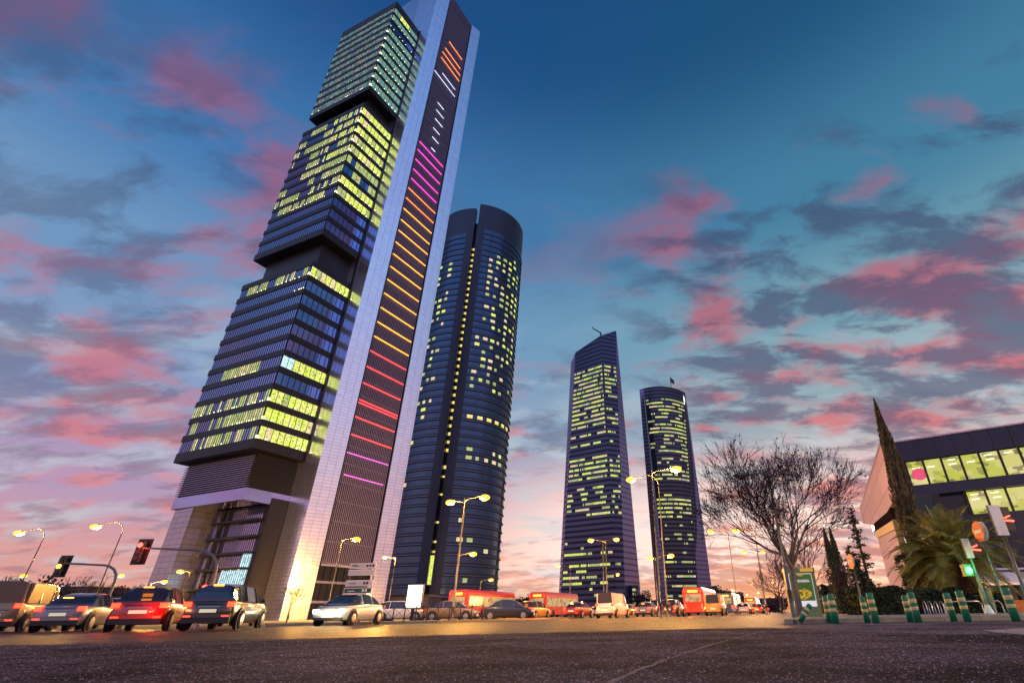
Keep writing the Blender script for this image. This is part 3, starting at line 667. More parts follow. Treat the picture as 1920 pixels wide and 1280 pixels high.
s = MB(); fb = to[5]+Vector((2, 8, 0)); s.tube([fb, fb+Vector((0, 0, 17))], [.35, .2], 'pole_dark', 6); s.build('flagpole', T4)
s = MB(); a_ = fb+Vector((.1, 0, 16)); s.quad(a_, a_+Vector((4, 0, -4)), a_+Vector((4.4, 0, -9)), a_+Vector((.3, 0, -7)), 'flag'); s.build('flag', T4)
# low annex by the crystal tower's foot
o = thing('annex_building', 'low dark annex beside the right foot of the faceted tower', 'building')
a0 = at(1184, 1090, 430); s = MB(); s.box((a0.x, 430, 0), (a0.x+5.2, 445, 20), 'crystal'); s.build('wall', o)
s = MB()
for k in range(5): s.box((a0.x+.4, 429.8, 3+k*3.2), (a0.x+.4+rg.choice((1.5, 2.6, 4.)), 429.95, 4.6+k*3.2), 'lit_soft')
s.build('window', o)

# ---------------------------------------------------------------- modern block at the right
fd = Vector((math.sin(R(120)), math.cos(R(120))))   # along the front, to the right
gd = Vector((math.sin(R(21.8)), math.cos(R(21.8))))
A0 = at(1652, 834, 48).to_2d()
RB = thing('glass_showroom_building', 'modern two storey building with dark glazed front, lit offices and lilac metal end wall', 'building')
FL = 46.
def fp(s_, z, off=0.): p = A0+fd*s_+Vector((fd.y, -fd.x))*(-off if False else off); return Vector((p.x, p.y, z))
nf = Vector((fd.y, -fd.x)); nf = nf if nf.dot(A0) < 0 else -nf
def fp(s_, z, off=0.): p = A0+fd*s_+nf*off; return Vector((p.x, p.y, z))
def sz(x, y):   # photo pixel -> distance along front, height
    a_, e_ = ray(x, y); t = (A0.x*nf.x+A0.y*nf.y)/(a_*nf.x+nf.y); p = Vector((a_*t, t)); return (p-A0).dot(fd), CH+e_*t
print('RB', A0, [tuple(round(v, 1) for v in sz(*p)) for p in ((1652, 834), (1920, 797), (1700, 905), (1900, 845), (1700, 870), (1900, 885), (1870, 960), (1700, 925), (1900, 895), (1920, 950), (1860, 905))])
ztop = sz(1652, 834)[1]
z1t, z1b = 12.5, 10.3; z2t, z2b = 9.3, 7.4
s = MB()
def slabf(s, s0, s1, za, zb, d0, d1, m): s.add([fp(s0, za, d0), fp(s1, za, d0), fp(s1, za, d1), fp(s0, za, d1), fp(s0, zb, d0), fp(s1, zb, d0), fp(s1, zb, d1), fp(s0, zb, d1)], [(3, 2, 1, 0), (4, 5, 6, 7), (0, 1, 5, 4), (1, 2, 6, 5), (2, 3, 7, 6), (3, 0, 4, 7)], m)
q0 = A0+fd*.7+gd*.9; s.prism([q0, A0+fd*FL+gd*1.2, A0+fd*FL+gd*36, A0+fd*.7+gd*36], 10.66, ztop-.3, 'navy'); s.build('upper_body', RB)
s = MB(); slabf(s, 3.4, FL, .1, 10.64, -14, -.6, 'navy'); s.build('lower_body', RB)
s = MB(); slabf(s, 0, FL, z1t+.1, ztop, -.55, 0, 'navy'); k = 0
while 1.45*k < FL: slabf(s, 1.45*k-.04, 1.45*k+.04, z1b, ztop+.12, 0.002, .14, 'dark_metal'); k += 1
slabf(s, 0, FL, ztop+.02, ztop+.14, -.3, .2, 'slat'); s.build('parapet', RB)
s = MB(); slabf(s, 0, FL, z2t+.05, z1b-.02, -.55, .35, 'navy'); s.build('floor_band', RB)
s = MB(); slabf(s, 2.5, FL, 3.0, z2b, -.55, .2, 'navy'); s.build('floor_band', RB)
def shop(s0, s1, za, zb, lit):
    s = MB(); q = [fp(s0, za, -.12), fp(s1, za, -.12), fp(s1, zb, -.12), fp(s0, zb, -.12)]; s.add(q, [(0, 1, 2, 3)], lit); s.build('window', RB)
for (zb_, zt_, st) in ((z1b, z1t, 1.5), (z2b, z2t, 5.3)):
    k = 0
    while st+1.45*k < FL:
        s0 = st+1.45*k
        li = 'shop_lit'
        shop(s0+.06, s0+1.39, zb_, zt_, li)
        s = MB()
        for q_ in range(2):
            if rg.random() < .8 and li == 'shop_lit':
                z_ = zt_-.3-.4*q_; a_ = s0+.2+rg.random()*.4; s.add([fp(a_, z_, -.10), fp(a_+.6, z_+.02, -.10), fp(a_+.6, z_+.11, -.10), fp(a_, z_+.09, -.10)], [(0, 1, 2, 3)], 'shop_lamp')
        if s.v: s.build('ceiling_lamp', RB)
        s = MB(); slabf(s, s0-.07, s0-.01, zb_, zt_, -.1, .12, 'dark_metal'); slabf(s, s0+.05, s0+.1, zb_, zt_, -.1, .1, 'frame' if False else 'dark_metal'); s.build('window_post', RB)
        k += 1
# pink round sign behind the first panes
s = MB(); cs, cz = sz(1724, 890); ring = [fp(cs+.62*math.cos(a_), cz+.1+.55*math.sin(a_), -.08) for a_ in [2*math.pi*i/20 for i in range(20)]]; s.add(ring, [tuple(range(20))], 'sign_pink'); s.build('round_sign', RB)
# lilac end wall: long metal wing over a panelled lower wall
gl = Vector((-gd.y, gd.x))
def wing(name, poly, o0, o1, m):
    s = MB(); n = len(poly); vs_ = []
    for o_ in (o0, o1): vs_ += [(*(A0+gd*d+gl*o_), z) for d, z in poly]
    s.add(vs_, [tuple(range(n)), tuple(range(2*n-1, n-1, -1))]+[(i, n+i, n+(i+1) % n, (i+1) % n) for i in range(n)], m); return s.build(name, RB)
wing('end_wall', [(0, 14.42), (39, 14.5), (40, 12.6), (27, 10.6), (9, 9.5), (2.9, 9.5), (0, 10.2)], .05, -.5, 'lilac_panels')
wing('roof_edge', [(0, 14.43), (39, 14.52), (39, 14.8), (0, 14.7)], .1, -.6, 'slat')
wing('lower_wall', [(6.1, 0), (6.1, 7.4), (25, 8.6), (25, 0)], .0, -.5, 'lilac_panels')
wing('cream_band', [(6.05, 7.45), (6.05, 8.3), (25, 9.5), (25, 8.65)], .06, -.5, 'cream')
wing('dark_band', [(6.0, 8.32), (6.0, 9.5), (12, 9.9), (25, 10.4), (25, 9.52)], .02, -.5, 'matt_black')
wing('edge_trim', [(5.6, 0), (5.6, 8.3), (6.0, 8.3), (6.0, 0)], .15, -.4, 'frond_rib')
# ---------------------------------------------------------------- street lamps
def lamp_post(name, label, base, h, armdir, arm, style, group, matp='galv', lit='sodium', on=True):
    t = thing(name, label, 'street lamp', base, 0, group); ax, ay = math.cos(armdir), math.sin(armdir)
    r0 = .055*max(1, h/9); s = MB(); s.tube([(0, 0, 0), (0, 0, .9)], [r0*1.7, r0*1.5], matp, 10); s.tube([(0, 0, .9), (0, 0, h*.5), (0, 0, h-(arm*.45 if style == 'curve' else 0))], [r0*1.1, r0*.85, r0*.6], matp, 10); s.build('pole', t, True)
    s = MB(); pts = []
    if style == 'curve':
        rad = arm*.45
        for i in range(9):
            a_ = math.pi*.5*i/8*1.15; pts.append((ax*rad*(1-math.cos(a_)), ay*rad*(1-math.cos(a_)), h-rad+rad*math.sin(a_)))
        e = pts[-1]; pts.append((ax*arm, ay*arm, e[2]-.12*arm))
    else: pts = [(0, 0, h-.2), (ax*arm*.3, ay*arm*.3, h), (ax*arm, ay*arm, h+.12*arm)]
    s.tube(pts, r0*.5, matp, 8); s.build('arm', t, True); e = Vector(pts[-1]); d = Vector((ax, ay, -.05)).normalized()
    s = MB(); up = Vector((0, 0, 1)); sd_ = d.cross(up).normalized(); prof = [(-.1, .04), (.1, .10), (.35, .14), (.6, .11), (.72, .02)]; vs_ = []; k = 8
    for x_, r_ in prof:
        for i in range(k): a_ = 2*math.pi*i/k; vs_.append(e+d*x_+sd_*(r_*1.2*math.cos(a_))+up*(r_*.7*math.sin(a_)+.04))
    s.add(vs_, [(i*k+j, i*k+(j+1) % k, (i+1)*k+(j+1) % k, (i+1)*k+j) for i in range(4) for j in range(k)], matp); s.build('lamp_head', t, True)
    s = MB(); c_ = e+d*.38+Vector((0, 0, -.07)); s.ball(c_, .30 if on else .12, lit if on else 'lens_off', 10, (1.3, 1.3, .75)); s.build('lamp_glass', t, True)
    return t
def lamp_px(label, x, y, d, armdir, arm, style='curve', power=0, group='lit street lamps', lit='sodium', **k):
    p = at(x, y, d); ax, ay = math.cos(armdir)*arm, math.sin(armdir)*arm
    h = p.z+.05 if style != 'curve' else p.z+.12*arm-arm*.45*(math.sin(math.pi*.575)-1)
    lamp_post('street_lamp', label, (p.x-ax, p.y-ay, 0), h, armdir, arm, style, group, lit=lit, **k)
    if power: lamp('lamp_light', (p.x, p.y, p.z-.45), power*3.2, (1, .48, .10), .25)
lamp_px('lit lamp with curved arm at the far left edge, over the cars', 45, 997, 46, math.pi, 2.0, power=900, matp='pole_dark')
lamp_px('tall lit lamp with curved arm between the two overhead traffic signals', 188, 985, 46, math.pi, 2.2, power=900, matp='pole_dark')
lamp_px('lit lamp in front of the louvred stripe of the tallest tower', 660, 1012, 52, .2, .9, 'straight', 1500)
lamp_px('smaller lit lamp left of the brightest one, before the round tower', 851, 943, 44, math.pi*.9, 1.1, 'straight', 700)
lamp_px('largest lit lamp before the round tower', 900, 935, 40, 0., 1.2, 'straight', 1300)
lamp_px('lit lamp low in front of the round tower, under the largest one', 881, 1040, 60, 0.2, 1.2, 'straight', 900)
lamp_px('lit lamp just right of the foot of the round tower', 917, 1088, 95, 0.2, 1.4, 'straight', 600)
lamp_px('lit lamp at the left foot of the faceted tower', 1050, 1062, 84, math.pi, 1.6, 'straight', 600)
lamp_px('lit lamp high before the slender bowed tower, the biggest glow on the right', 1258, 883, 36, 0., 1.4, 'straight', 1500)
lamp_px('lit lamp on a long arm between the faceted and the slender tower', 1191, 897, 42, math.pi, 1.9, 'curve', 900)
lamp_px('small lit lamp before the lower middle of the faceted tower', 1113, 1015, 66, math.pi, 1.5, 'straight', 500)
lamp_px('lit lamp before the right half of the faceted tower', 1151, 1013, 72, 0., 1.5, 'straight', 500)
lamp_px('lit lamp low before the foot of the faceted tower', 1155, 1078, 110, 0., 1.7, 'straight', 700)
lamp_px('lit lamp before the lower part of the slender tower', 1252, 1044, 62, 0., 1.5, 'straight', 900)
lamp_px('small lit lamp at the left edge of the slender tower', 1225, 1048, 74, math.pi, 1.5, 'straight', 300)
lamp_px('lit lamp seen low over the roofs of the buses', 1306, 1108, 90, math.pi, 1.6, 'straight', 700)
lamp_px('lit lamp left of the big bare tree, low among its twigs', 1340, 999, 60, math.pi, 1.5, 'straight', 300)
lamp_px('lit lamp glowing through the left twigs of the bare tree', 1387, 997, 54, math.pi, 1.5, 'straight', 700)
lamp_px('lit lamp low behind the bare tree, lower of two', 1399, 1037, 75, math.pi, 1.5, 'straight', 300)
lamp_px('lit lamp low right behind the bare tree trunk', 1435, 1036, 85, math.pi, 1.5, 'straight', 300)
for i, (x, y, d, lb) in enumerate(((1375, 1106, 170, 'first of the row of far lamps above the traffic'), (1412, 1096, 150, 'far lamp above the traffic, left of the dense glow'), (1432, 1090, 165, 'far lamp in the middle of the dense glow'), (1452, 1094, 140, 'far lamp of the dense glow nearest the kiosk'), (1422, 1112, 230, 'far lamp low in the dense glow'), (1447, 1119, 260, 'lowest far lamp near the end of the road'), (1402, 1115, 240, 'low far lamp above the last bus'))):
    lamp_px(lb, x, y, d, math.pi, 2, 'straight', 0 if i % 2 else 2500, 'far street lamps along the road')
lamp_px('small lit lamp on a straight pole left of the red car', 222, 1081, 80, 0., 1.6, 'straight', 400, matp='pole_dark', lit='sodium_far')
lamp_px('small double height lamp at far left behind the van', 38, 1081, 75, 0., 1.4, 'straight', 300, matp='pole_dark', lit='sodium_far')
lamp_px('small lit lamp in front of the dark foot of the tallest tower', 343, 1072, 70, math.pi, 1., 'straight', 500, lit='sodium_far')
lamp_px('lit lamp close to the right silver fin at the foot of the tallest tower', 724, 1046, 98, math.pi, 1.8, 'straight', 16000)
lamp_px('lit lamp close to the silver pier at the left foot of the tallest tower', 303, 1092, 78, 0., 1.4, 'straight', 5000)
lamp_px('lit lamp close to the left silver fin beside the louvred stripe', 582, 1060, 84, 0., 1.4, 'straight', 4000)
# unlit lamp beside the bare tree
p = at(1489, 1157, 21); q = at(1378, 868, 21)
h = hgt(886, p.x, 21.)-.1; lamp_post('street_lamp', 'tall unlit lamp post leaning its arm into the bare tree beside the kiosk', (p.x, p.y, .10), h, math.pi, p.x-q.x-.55, 'curve', 'lit street lamps' if False else None, matp='galv', on=False)
lamp_post('street_lamp', 'lit street lamp beyond the right edge of the photo that lights the bollards', (31, 11, 0), 8.5, math.pi, 1.6, 'straight', 'lit street lamps', lit='sodium')
lamp('lamp_light', (29.1, 11, 8.2), 9000, (1, .62, .22), .25)

# ---------------------------------------------------------------- traffic signals
def signal_head(s, c, sc, on, face=(0, -1)):
    """three aspects in a dark case facing the camera; returns nothing"""
    x, y, z = c; w_, h_ = .17*sc, .48*sc
    s.box((x-w_, y, z-h_), (x+w_, y+.22*sc, z+h_), 'black')
    return [(x, y, z+.3*sc), (x, y, z), (x, y, z-.3*sc)]
def arm_signal(label, hx, hy, d, bx_, litidx, m_):
    h_ = at(hx, hy, d); bx = at(bx_, 1120, d).x
    t = thing('traffic_signal', label, 'traffic light', (bx, d, 0)); z = h_.z; L_ = h_.x-bx
    s = MB(); pts = [(0, 0, 0), (0, 0, z*.55), (0, 0, z*.72)]+[(L_*.30*(1-math.cos(a_)), 0, z*.72+(z*.26)*math.sin(a_)) for a_ in (.4, .8, 1.2, 1.5)]+[(L_*.7, 0, z+.03), (L_+.25, 0, z+.08)]
    s.tube(pts, [.1, .09, .085, .08, .075, .07, .065, .06, .05], 'galv', 8); s.build('mast', t, True)
    s = MB(); a3 = signal_head(s, (L_, 0, z-.1), 1.15, 0); s.box((L_-.42, .27, z-.75), (L_+.42, .29, z+.6), 'black'); s.build('signal_case', t)
    for i, q in enumerate(a3):
        s = MB(); s.lathe([(.12, -.06), (.13, 0), (.10, .02)], m_ if i == litidx else 'lens_off', 12, q, 'y'); s.build('signal_lens', t)
    q = a3[litidx]; return t
arm_signal('overhead traffic signal showing amber on a curved mast, far left', 112, 1058, 36, 203, 1, 'signal_amber')
arm_signal('overhead traffic signal showing red on a curved mast left of the tallest tower', 260, 1030, 30, 388, 0, 'signal_red')
p = at(262, 1030, 29.6); lamp('signal_kiosk_light', p, 60, (1, .05, .02), .1)
# red pole signal in front of the tower foot
p = at(384, 1102, 27); t = thing('traffic_signal', 'low pole mounted red traffic signal above the dark car', 'traffic light', (p.x, 27, 0))
s = MB(); s.tube([(0, .1, 0), (0, .1, p.z+.3)], [.06, .05], 'galv', 8); s.build('pole', t, True)
s = MB(); a3 = signal_head(s, (0, 0, p.z-.25), .9, 0); s.build('signal_case', t)
for i, q in enumerate(a3): s = MB(); s.lathe([(.12, -.06), (.13, 0), (.10, .02)], 'signal_red' if i == 0 else 'lens_off', 12, q, 'y'); s.build('signal_lens', t)
lamp('signal_kiosk_light', (p.x, 26.4, p.z), 50, (1, .04, .02), .1)
# pedestrian signals at the right
def side_signal(label, base, top, wid, green):
    b0 = base; t = thing('pedestrian_signal', label, 'traffic light', b0); H = top
    s = MB(); s.lathe([(.17, 0), (.15, .06), (.08, .26), (.055, .3)], 'white_paint', 14); s.tube([(0, 0, .28), (0, 0, H-.2)], [.055, .05], 'galv', 10); s.build('pole', t, True)
    s = MB(); s.box((-wid/2, -.05, H-.75*wid/.3), (wid/2, .0, H+.05), 'white_paint'); s.box((-wid/2-.015, .0, H-.76*wid/.3), (wid/2+.015, .04, H+.06), 'frond_rib'); s.build('back_plate', t)
    s = MB(); s.box((wid/2+.02, .02, H-.62*wid/.3), (wid/2+.34, .25, H-.0), 'black'); s.build('signal_case', t)
    s = MB(); z = H-.28*wid/.3
    s.bar((wid/2+.06, -.01, z-.02), (wid/2+.26, -.01, z+.05), .035, 'signal_red'); s.bar((wid/2+.06, -.01, z-.1), (wid/2+.33, -.01, z-.12), .045, 'signal_red'); s.build('red_lamp', t)
    if green:
        s = MB(); zz = H-1.0; s.box((-.36, .0, zz-.18), (-.08, .2, zz+.2), 'green_case'); s.box((-.1, .03, zz+.12), (0, .07, zz+.17), 'galv'); s.box((-.1, .03, zz-.17), (0, .07, zz-.12), 'galv'); s.build('signal_case', t)
        s = MB(); s.ball((-.22, -.02, zz), .115, 'signal_green', 12, (1, .5, 1)); s.build('green_lamp', t, True)
        lamp('signal_kiosk_light', (b0[0]-.22, b0[1]-.35, b0[2]+zz), 14, (.1, 1, .3), .06)
    return t
def zat(y, X, Y): return hgt(y, X, Y)
p = at(1856, 1149, 19.5); side_signal('pedestrian signal glowing green on a pale pole by the palm', (p.x, 19.5, .1), zat(1012, p.x, 19.5)-.1, .24, True)
p = at(1937, 1148, 17.5); side_signal('signal pole with wide pale back plate at the right edge', (p.x, 17.5, .1), zat(950, p.x, 17.5)-.1, .36, False)
# no entry signs
def no_entry(label, base, H, r_, tilt, back=False):
    t = thing('no_entry_sign', label, 'road sign', base, tilt)
    s = MB(); s.tube([(0, .05, 0), (0, .05, H+r_*.5)], .03, 'galv', 10); s.build('pole', t, True)
    s = MB(); s.lathe([(r_, 0), (r_, .012)], 'sign_red', 28, (0, -.012, H), 'y'); s.lathe([(r_+.012, .013), (r_+.012, .022)], 'white_paint', 28, (0, -.012, H), 'y'); s.build('sign_disc', t)
    s = MB(); s.box((-r_*.68, -.02, H-r_*.17), (r_*.68, -.0135, H+r_*.17), 'white_paint'); s.build('white_bar', t)
    if back:
        s = MB(); s.lathe([(r_, 0), (r_, .014)], 'white_paint', 28, (0, .13, H), 'y'); s.build('second_disc', t)
p = at(1889, 1148, 19); no_entry('red round no entry sign turned sideways, between the two signal poles', (p.x, 19, .1), zat(996, at(1889, 1148, 19).x, 19.)-.1, .33, R(-97), True)
p = at(1620, 1157, 17.4); no_entry('red round no entry sign on a thin pole between the cypress pair and the hedge', (p.x, 17.4, .1), zat(1052, p.x, 17.4)-.1, .21, R(-88))
# ---------------------------------------------------------------- bollards
def bollard_proto(label, loc):
    t = thing('bollard', label, 'bollard', loc, 0, 'striped bollards along the pavement edge')
    pf = [(.075, 0), (.085, .02), (.085, .24)]; s = MB(); s.lathe([(.085, 0), (.085, .27), (.083, .30), (.083, .33), (.086, .36), (.086, .42), (.083, .45), (.083, .5), (.085, .53), (.085, .62), (.078, .655), (.045, .672)], 'bollard_green', 18); s.build('post', t, True)
    for z0, z1 in ((.27, .345), (.43, .52)): s = MB(); s.lathe([(.086, z0), (.0885, z0+.006), (.0885, z1-.006), (.086, z1)], 'bollard_band', 18); s.build('reflective_band', t, True)
    return t
bl = [(1557, 1166, 'bollard of the pair right of the kiosk, partly hidden behind its neighbour', 15.5, .99), (1567, 1166, 'front bollard of the pair just right of the kiosk', 14.8, 1.02), (1627, 1166, 'short bollard before the thin no entry sign pole', 15.3, .92), (1643, 1166, 'taller bollard right of the thin no entry sign pole', 14.6, 1.03), (1708, 1165, 'left one of the bollard pair before the hedge', 15.2, .95), (1722, 1164, 'right one of the bollard pair before the hedge', 14.6, 1.03), (1789, 1162, 'left one of the bollard pair before the wide railing', 15.0, 1.), (1814, 1160, 'right one of the bollard pair before the wide railing', 14.4, 1.05), (1904, 1158, 'lone bollard at the right edge of the photo', 14.0, 1.1)]
proto = None
for x, y, lb, d, sc in bl:
    X = at(x, y, d).x
    if proto is None: o = proto = bollard_proto(lb, (X, d, 0))
    else: o = dup(proto, (X, d, 0), 0, lb)
    o.scale = (sc, sc, sc); o.rotation_euler = (R(random.uniform(-1, 1)), R(random.uniform(-1, 1)), 0)
X = at(1499, 1166, 15.3).x; o = dup(proto, (X, 15.3, .05), 0, 'knocked over bollard lying aslant at the pavement corner'); o.rotation_euler = (R(8), R(42), 0); o.scale = (.85, .85, .8)
# ---------------------------------------------------------------- kiosk advert
p = at(1514, 1151, 24); k = thing('advert_kiosk', 'green advert kiosk with a yellow and green poster, beside the bare tree', 'kiosk', (p.x, 24, .1), R(-6)); W_, H_ = .52, 1.78
s = MB(); s.box((-W_-.1, 0, 0), (W_+.1, .42, .34), 'green_case'); s.box((-W_-.1, .06, .34), (W_+.1, .42, 1.66), 'green_case'); s.box((-W_-.1, .0, .34), (-W_+.02, .06, 1.66), 'green_case'); s.box((W_-.02, .0, .34), (W_+.1, .06, 1.66), 'green_case'); s.build('case', k)
s = MB(); s.prism([(-W_-.12, -.03), (W_+.12, -.03), (W_+.12, .46), (-W_-.12, .46)], 1.66, 1.86, 'green_case'); s.build('cap', k)
s = MB(); s.box((.02, -.045, 1.7), (W_+.05, -.032, 1.84), 'poster_yellow'); s.build('cap_panel', k)
s = MB(); s.box((-W_+.03, .03, .36), (W_-.03, .05, 1.64), 'poster_white'); s.build('poster_border', k)
lamp('signal_kiosk_light', (p.x-.2, 23.2, 2.2), 2, (1, .9, .6), .1)  # unseen warm point light in front of the kiosk poster, without a fitting
s = MB(); s.box((-W_+.06, .022, .58), (W_-.06, .029, 1.61), 'poster_green')
for i in range(90):
    a_ = random.random()*2*math.pi; r_ = random.random()**.5; x_, z_ = .33*r_*math.cos(a_), .83+.2*r_*math.sin(a_); q = random.uniform(.015, .035); s.box((x_-q, .012+.006*random.random(), z_-q), (x_+q, .021, z_+q), 'poster_yellow')
for i in range(24): x_ = random.uniform(-.42, .42); z_ = random.uniform(.95, 1.3); s.bar((x_, .018, z_), (x_+random.uniform(-.05, .05), .018, z_+.25), .008, 'frond')
s.box((-.33, .014, 1.36), (.33, .021, 1.385), 'poster_white'); s.box((-.36, .014, 1.30), (.36, .021, 1.33), 'poster_white'); s.box((-.1, .014, 1.54), (.12, .021, 1.58), 'poster_yellow'); s.build('poster', k)
# lit advert panel among the traffic
p = at(770, 1140, 42); a0 = at(760, 1140, 42); z0 = a0.z; t = thing('advertising_pillar', 'glowing white advert panel on the island before the round tower', 'advert panel', (p.x+.15, 42, .12))
zt_ = zat(1097, p.x, 42.)-.12; s = MB(); s.box((-.62, 0, .75), (.62, .18, zt_+.1), 'dark_metal'); s.box((-.12, .04, 0), (.12, .14, .75), 'dark_metal'); s.build('case', t)
s = MB(); s.box((-.56, -.02, .8), (.56, -.004, zt_+.04), 'advert_lit'); s.build('lit_face', t)
# direction signs on a frame
p = at(676, 1085, 44); t = thing('direction_sign', 'stack of four grey direction panels on two posts before the tallest tower', 'road sign', (p.x, 44, .1))
zz = [zat(y, p.x, 44.) for y in (1112, 1101, 1098, 1087, 1078, 1067, 1065, 1055)]
s = MB(); s.tube([(-.95, .1, 0), (-.95, .1, zz[-1]-.1)], .05, 'galv', 8); s.build('post', t, True); s = MB(); s.tube([(.95, .1, 0), (.95, .1, zz[-1]-.1)], .05, 'galv', 8); s.build('post', t, True)
for i, (m_, inn) in enumerate((('sign_green', 1), ('sign_grey', 0), ('sign_grey', 0), ('sign_grey', 1))):
    z0, z1 = zz[2*i]-.1, zz[2*i+1]-.1; x0 = -1.05-.12*(3-i)*.3; s = MB(); s.box((x0, 0, z0), (1.05, .04, z1), 'white_paint'); s.box((x0+.05, -.008, z0+.05), (1.0, -.001, z1-.05), m_)
    dk = 'black' if m_ == 'sign_grey' else 'white_paint'
    if inn or i == 1:
        s.box((-.85, -.014, (z0+z1)/2-.05), (-.3, -.009, (z0+z1)/2+.0), dk)
        if i == 3: s.box((-.85, -.014, z1-.16), (-.5, -.009, z1-.11), dk)
        for k_ in range(3 if i == 3 else 2): s.box((.28+k_*.24, -.014, z0+.12), (.44+k_*.24, -.009, z1-.12), dk)
    s.build('sign_panel', t)
# ---------------------------------------------------------------- bike hoops, railings, bin
hp = None
for i, x in enumerate((1737, 1747, 1758, 1769)):
    d = 23.5; p = at(x, 1146, d); lb = ('leftmost', 'second', 'third', 'rightmost')[i]+' of the four steel bike hoops before the hedge'
    if hp is None:
        hp = thing('bike_hoop', lb, 'bike rack', (p.x, d, .1), R(70), 'steel bike hoops before the hedge'); s = MB(); s.tube([(-.32, 0, 0), (-.32, 0, .34), (-.26, 0, .42), (-.18, 0, .45), (.18, 0, .45), (.26, 0, .42), (.32, 0, .34), (.32, 0, 0)], .022, 'steel', 8); s.build('hoop', hp, True)
        s = MB(); s.lathe([(.06, 0), (.06, .012)], 'steel', 12, (-.32, 0, 0)); s.lathe([(.06, 0), (.06, .012)], 'steel', 12, (.32, 0, 0)); s.build('foot_plate', hp)
    else: dup(hp, (p.x, d, .1), R(70), lb)
for x0, x1, lb in ((1775, 1846, 'wide steel railing hoop behind the bollard pair left of the signal pole'), (1868, 1884, 'steel railing hoop right of the litter bin')):
    a_, b_ = at(x0, 1147, 20.5), at(x1, 1146, 20.5); t = thing('railing', lb, 'railing', (a_.x, 20.5, .1)); l = b_.x-a_.x; s = MB(); s.tube([(0, 0, 0), (0, 0, .34), (.08, 0, .42), (l-.1, 0, .42), (l-.02, 0, .34), (l, 0, 0)], .022, 'steel', 8); s.build('rail', t, True)
p = at(1858, 1140, 21); t = thing('litter_bin', 'grey green litter bin behind the green pedestrian signal pole', 'litter bin', (p.x, 21, .1)); s = MB(); s.lathe([(.15, .12), (.19, .25), (.20, .74), (.19, .78)], 'green_case', 18); s.build('body', t, True)
s = MB(); s.lathe([(.20, .781), (.21, .80), (.15, .87), (.03, .9)], 'galv', 18); s.build('lid', t, True); s = MB(); s.tube([(.2, .05, 0), (.2, .05, .7)], .025, 'galv', 8); s.build('post', t, True)
# cafe kiosk behind
p = at(1858, 1128, 31); t = thing('cafe_kiosk', 'cafe kiosk with pale sloping awning and orange wooden counter at the right edge', 'kiosk', (p.x, 31, .1)); zr = zat(1062, p.x, 31.); za = zat(1094, p.x, 31.)
s = MB(); s.box((.2, 0, 0), (6, 3, .55), 'wood_orange'); s.build('counter', t); s = MB(); s.box((.5, .6, .55), (6, .7, 2.1), 'car_glass')
for k_ in range(7): s.box((.5+k_*.8, .5, .55), (.58+k_*.8, .59, 2.1), 'dark_metal')
s.build('window', t); s = MB(); s.add([(-.5, -.9, za-.1), (6, -.9, za-.1), (6, 1.2, zr-.1), (.1, 1.2, zr-.1), (-.5, -.9, za-.2), (6, -.9, za-.2), (6, 1.2, zr-.2), (.1, 1.2, zr-.2)], [(0, 1, 2, 3), (7, 6, 5, 4), (0, 4, 5, 1), (1, 5, 6, 2), (2, 6, 7, 3), (3, 7, 4, 0)], 'awning'); s.build('awning', t)
s = MB()
for k_ in range(5): s.ball((-.3+.25*k_*.5, -.2+.1*k_, 1.2+.25*(k_ % 3)), .045, 'sodium_far', 8)
s.build('lamps', t)
s = MB(); s.box((.6, 1.4, 0), (6, 3, 2.3), 'navy'); s.build('back_wall', t)
lamp('cafe_light', (p.x+.3, 29.6, 1.6), 60)
# ---------------------------------------------------------------- fence on the island
a_, b_ = at(655, 1163, 36), at(1000, 1158, 36); pts = [at(x, 1160, 35.2).x for x in (652, 673, 693.5, 714, 735, 756, 777)]
t = thing('pedestrian_fence', 'low dark metal fence with crossed bars on the island kerb', 'fence', (pts[0], 35.2, .12)); sp_ = pts[1]-pts[0]
for k_ in range(13):
    s = MB(); s.box((k_*sp_-.03, -.03, 0), (k_*sp_+.03, .03, .82), 'pole_dark'); s.lathe([(.06, 0), (.05, .1), (.035, .14)], 'pole_dark', 10, (k_*sp_, 0, 0)); s.build('post', t)
    if k_ < 12:
        s = MB(); x0, x1 = k_*sp_+.03, (k_+1)*sp_-.03; s.bar((x0, 0, .14), (x1, 0, .14), .03, 'pole_dark'); s.bar((x0, 0, .72), (x1, 0, .72), .03, 'pole_dark'); s.bar((x0, .0, .16), (x1, .0, .70), .02, 'pole_dark'); s.bar((x0, .03, .70), (x1, .03, .16), .02, 'pole_dark'); s.build('crossed_panel', t)
